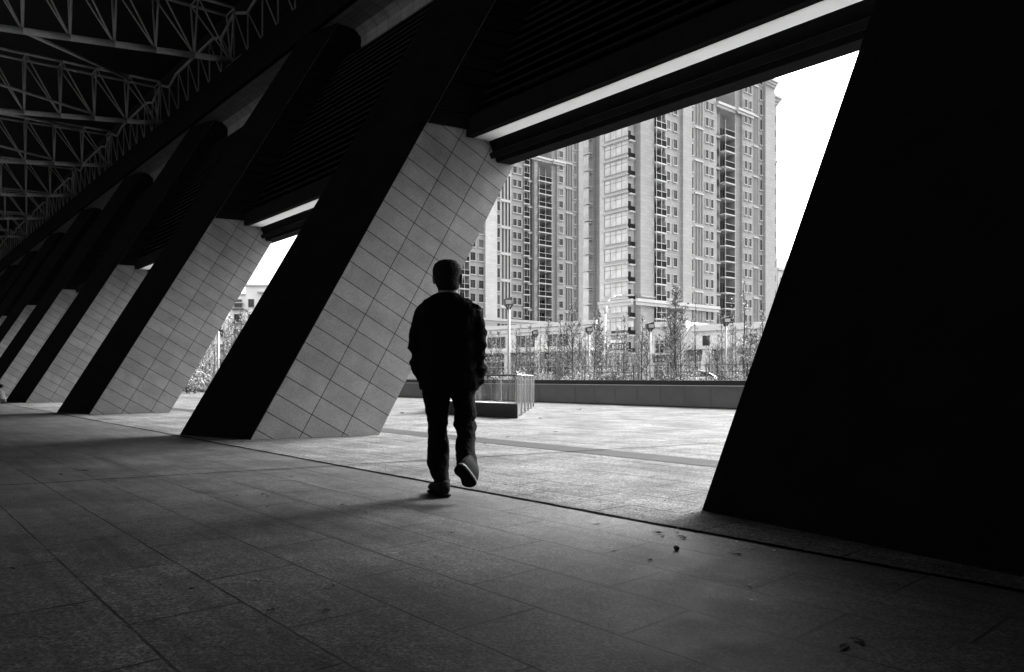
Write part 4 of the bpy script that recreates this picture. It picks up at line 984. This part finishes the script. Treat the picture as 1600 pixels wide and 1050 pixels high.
# standing shoe, toe turned out to the left
b=MB(FOOT); f0=at(694,771,DM); d=Vector((-.42,.905,0)).normalized(); s=Vector((d.y,-d.x,0))
def shoe_rings(o,fwd,side,up,prof):
    V=[]
    for (x,hw,hh,z0) in prof:
        V.append([o+fwd*x+side*(hw*math.copysign(abs(math.cos(a))**.8,math.cos(a)))+up*(z0+hh*(.5+.5*math.sin(a))) for a in [2*math.pi*k/16 for k in range(16)]])
    return V
def skinrings(b,V):
    n=len(V[0])
    for i in range(len(V)-1):
        for k in range(n): b.poly([V[i][k],V[i][(k+1)%n],V[i+1][(k+1)%n],V[i+1][k]])
    b.poly(V[0][::-1]); b.poly(V[-1])
f0=Vector((at(700,771,DM).x-.02,DM-.07,0)); UPV=Vector((0,0,1))
skinrings(b,shoe_rings(f0,d,s,UPV,[(-.022,.028,.06,.02),(-.005,.046,.10,.02),(.05,.050,.12,.02),(.10,.050,.115,.02),(.15,.052,.085,.02),(.21,.054,.065,.02),(.25,.042,.05,.02),(.27,.018,.03,.022)])); sh=part('shoe',b,M_SHOE,.006,smooth=2)
b=MB(FOOT); skinrings(b,shoe_rings(f0,d,s,UPV,[(-.03,.030,.026,0),(-.012,.048,.03,0),(.05,.052,.028,0),(.12,.050,.024,0),(.2,.058,.024,0),(.255,.046,.024,.002),(.28,.018,.02,.006)])); o=b.build('sole',M_SOLE,sh,smooth=True)
# lifted shoe: sole towards us, heel high and toe low
b=MB(FOOT)
ol=[(713,728.5),(710,731.5),(709,735),(710.5,740),(716,744.5),(719.5,748),(720.5,753),(722,757.5),(726,760.5),(732,762),(739,761.2),(743.5,758.8),(744.3,755),(741,749),(736,742),(731.5,736),(727,730.5),(722,727),(717,726.5)]
def dsole(px,py): return DM-.40+(py-727)*.0042        # toe further away than the heel
S0=[at(x,y,dsole(x,y)) for x,y in ol]; cen=sum(S0,Vector())/len(S0)
nrm=Vector((.28,.80,.53)).normalized()
def ringo(off,k,sh=(0,0,0)): return [cen+(p-cen)*k+nrm*off+Vector(sh) for p in S0]
def skin2(b,Rr,mi=0):
    n=len(Rr[0])
    for i in range(len(Rr)-1):
        for k in range(n): b.poly([Rr[i][k],Rr[i+1][k],Rr[i+1][(k+1)%n],Rr[i][(k+1)%n]],mi)
    b.poly(Rr[0],mi); b.poly(Rr[-1][::-1],mi)
skin2(b,[ringo(.025,.97),ringo(.05,.93,(.006,0,.008)),ringo(.075,.80,(.012,0,.018)),ringo(.10,.58,(.016,.01,.04))]); chain(b,[(722,741,7,-.30),(727,735,7.5,-.25),(729,726,7,-.2)])
sh2=part('shoe',b,M_SHOE)
b=MB(FOOT); skin2(b,[ringo(-.004,.9),ringo(0,.985),ringo(.012,1.0)]); b.build('sole',M_SOLE,sh2,smooth=False)
b=MB(FOOT); skin2(b,[ringo(.0125,1.0),ringo(.024,.985)]); b.build('midsole',M_MID,sh2)
b=MB(FOOT); chain(b,[(727.5,727,1.1,-.30),(731.5,733,1.3,-.27),(735.5,741,1.2,-.25),(739,747,1.0,-.24)],8); chain(b,[(724.5,723.5,.9,-.30),(730,727.5,1.5,-.28),(733,730,1.7,-.26)],8); b.build('laces',M_MID,sh2)

# ------------------------------------------------------------------ someone sitting at the far left, cut off by the frame
b=MB(gp(-4,629)); sp=gp(-6,629); D_=sp.y
def Q(px,py,dy=0): return at(px,py,D_+dy)
def limb(b,pts,n=10):
    V=[]
    for i,(c,r) in enumerate(pts):
        a=pts[max(0,i-1)][0]; e=pts[min(len(pts)-1,i+1)][0]; q=(e-a).to_track_quat('Z','Y'); V.append([c+q@Vector((math.cos(6.2832*k/n)*r,math.sin(6.2832*k/n)*r,0)) for k in range(n)])
    skinrings(b,V)
b=MB(sp)
limb(b,[(Q(-13,622),.15),(Q(-12,612),.17),(Q(-9,600),.18),(Q(-7,594),.10),(Q(-6,591),.06),(Q(-6,589),.09),(Q(-6,585),.11),(Q(-6,580),.07)])
limb(b,[(Q(-12,622),.10),(Q(2,612,-.2),.075),(Q(3,613,-.2),.07),(Q(5,626,-.3),.05),(Q(9,627,-.4),.04)]); limb(b,[(Q(-13,623,.2),.10),(Q(-2,611,.2),.075),(Q(1,626,.1),.05),(Q(4,627.5,.05),.04)])
limb(b,[(Q(-9,598,-.15),.06),(Q(-1,604,-.3),.05),(Q(5,603,-.35),.035),(Q(6.5,602,-.35),.03)])
o2=b.build('person',M_SKIN); o2.location=sp; remesh(o2,.015,3); tag(o2,'small figure sitting by the far pier, cut by the left frame edge','person')
b=MB(sp); limb(b,[(Q(-12,622),.12),(Q(1.5,611.5,-.2),.095),(Q(3,613,-.2),.09),(Q(5,624,-.3),.07)]); limb(b,[(Q(-13,623,.2),.12),(Q(-2,610.5,.2),.09),(Q(1,624,.1),.07)]); x=b.build('trousers',mat('pale_cloth',.5,.8,.2,5),o2,smooth=True)
b=MB(sp); limb(b,[(Q(-13,621),.18),(Q(-12,612),.2),(Q(-9,600),.20),(Q(-7,595),.12)]); limb(b,[(Q(-9,598,-.15),.08),(Q(-1,604,-.3),.065),(Q(4,603,-.35),.05)]); b.build('jacket',M_JACK,o2,smooth=True)
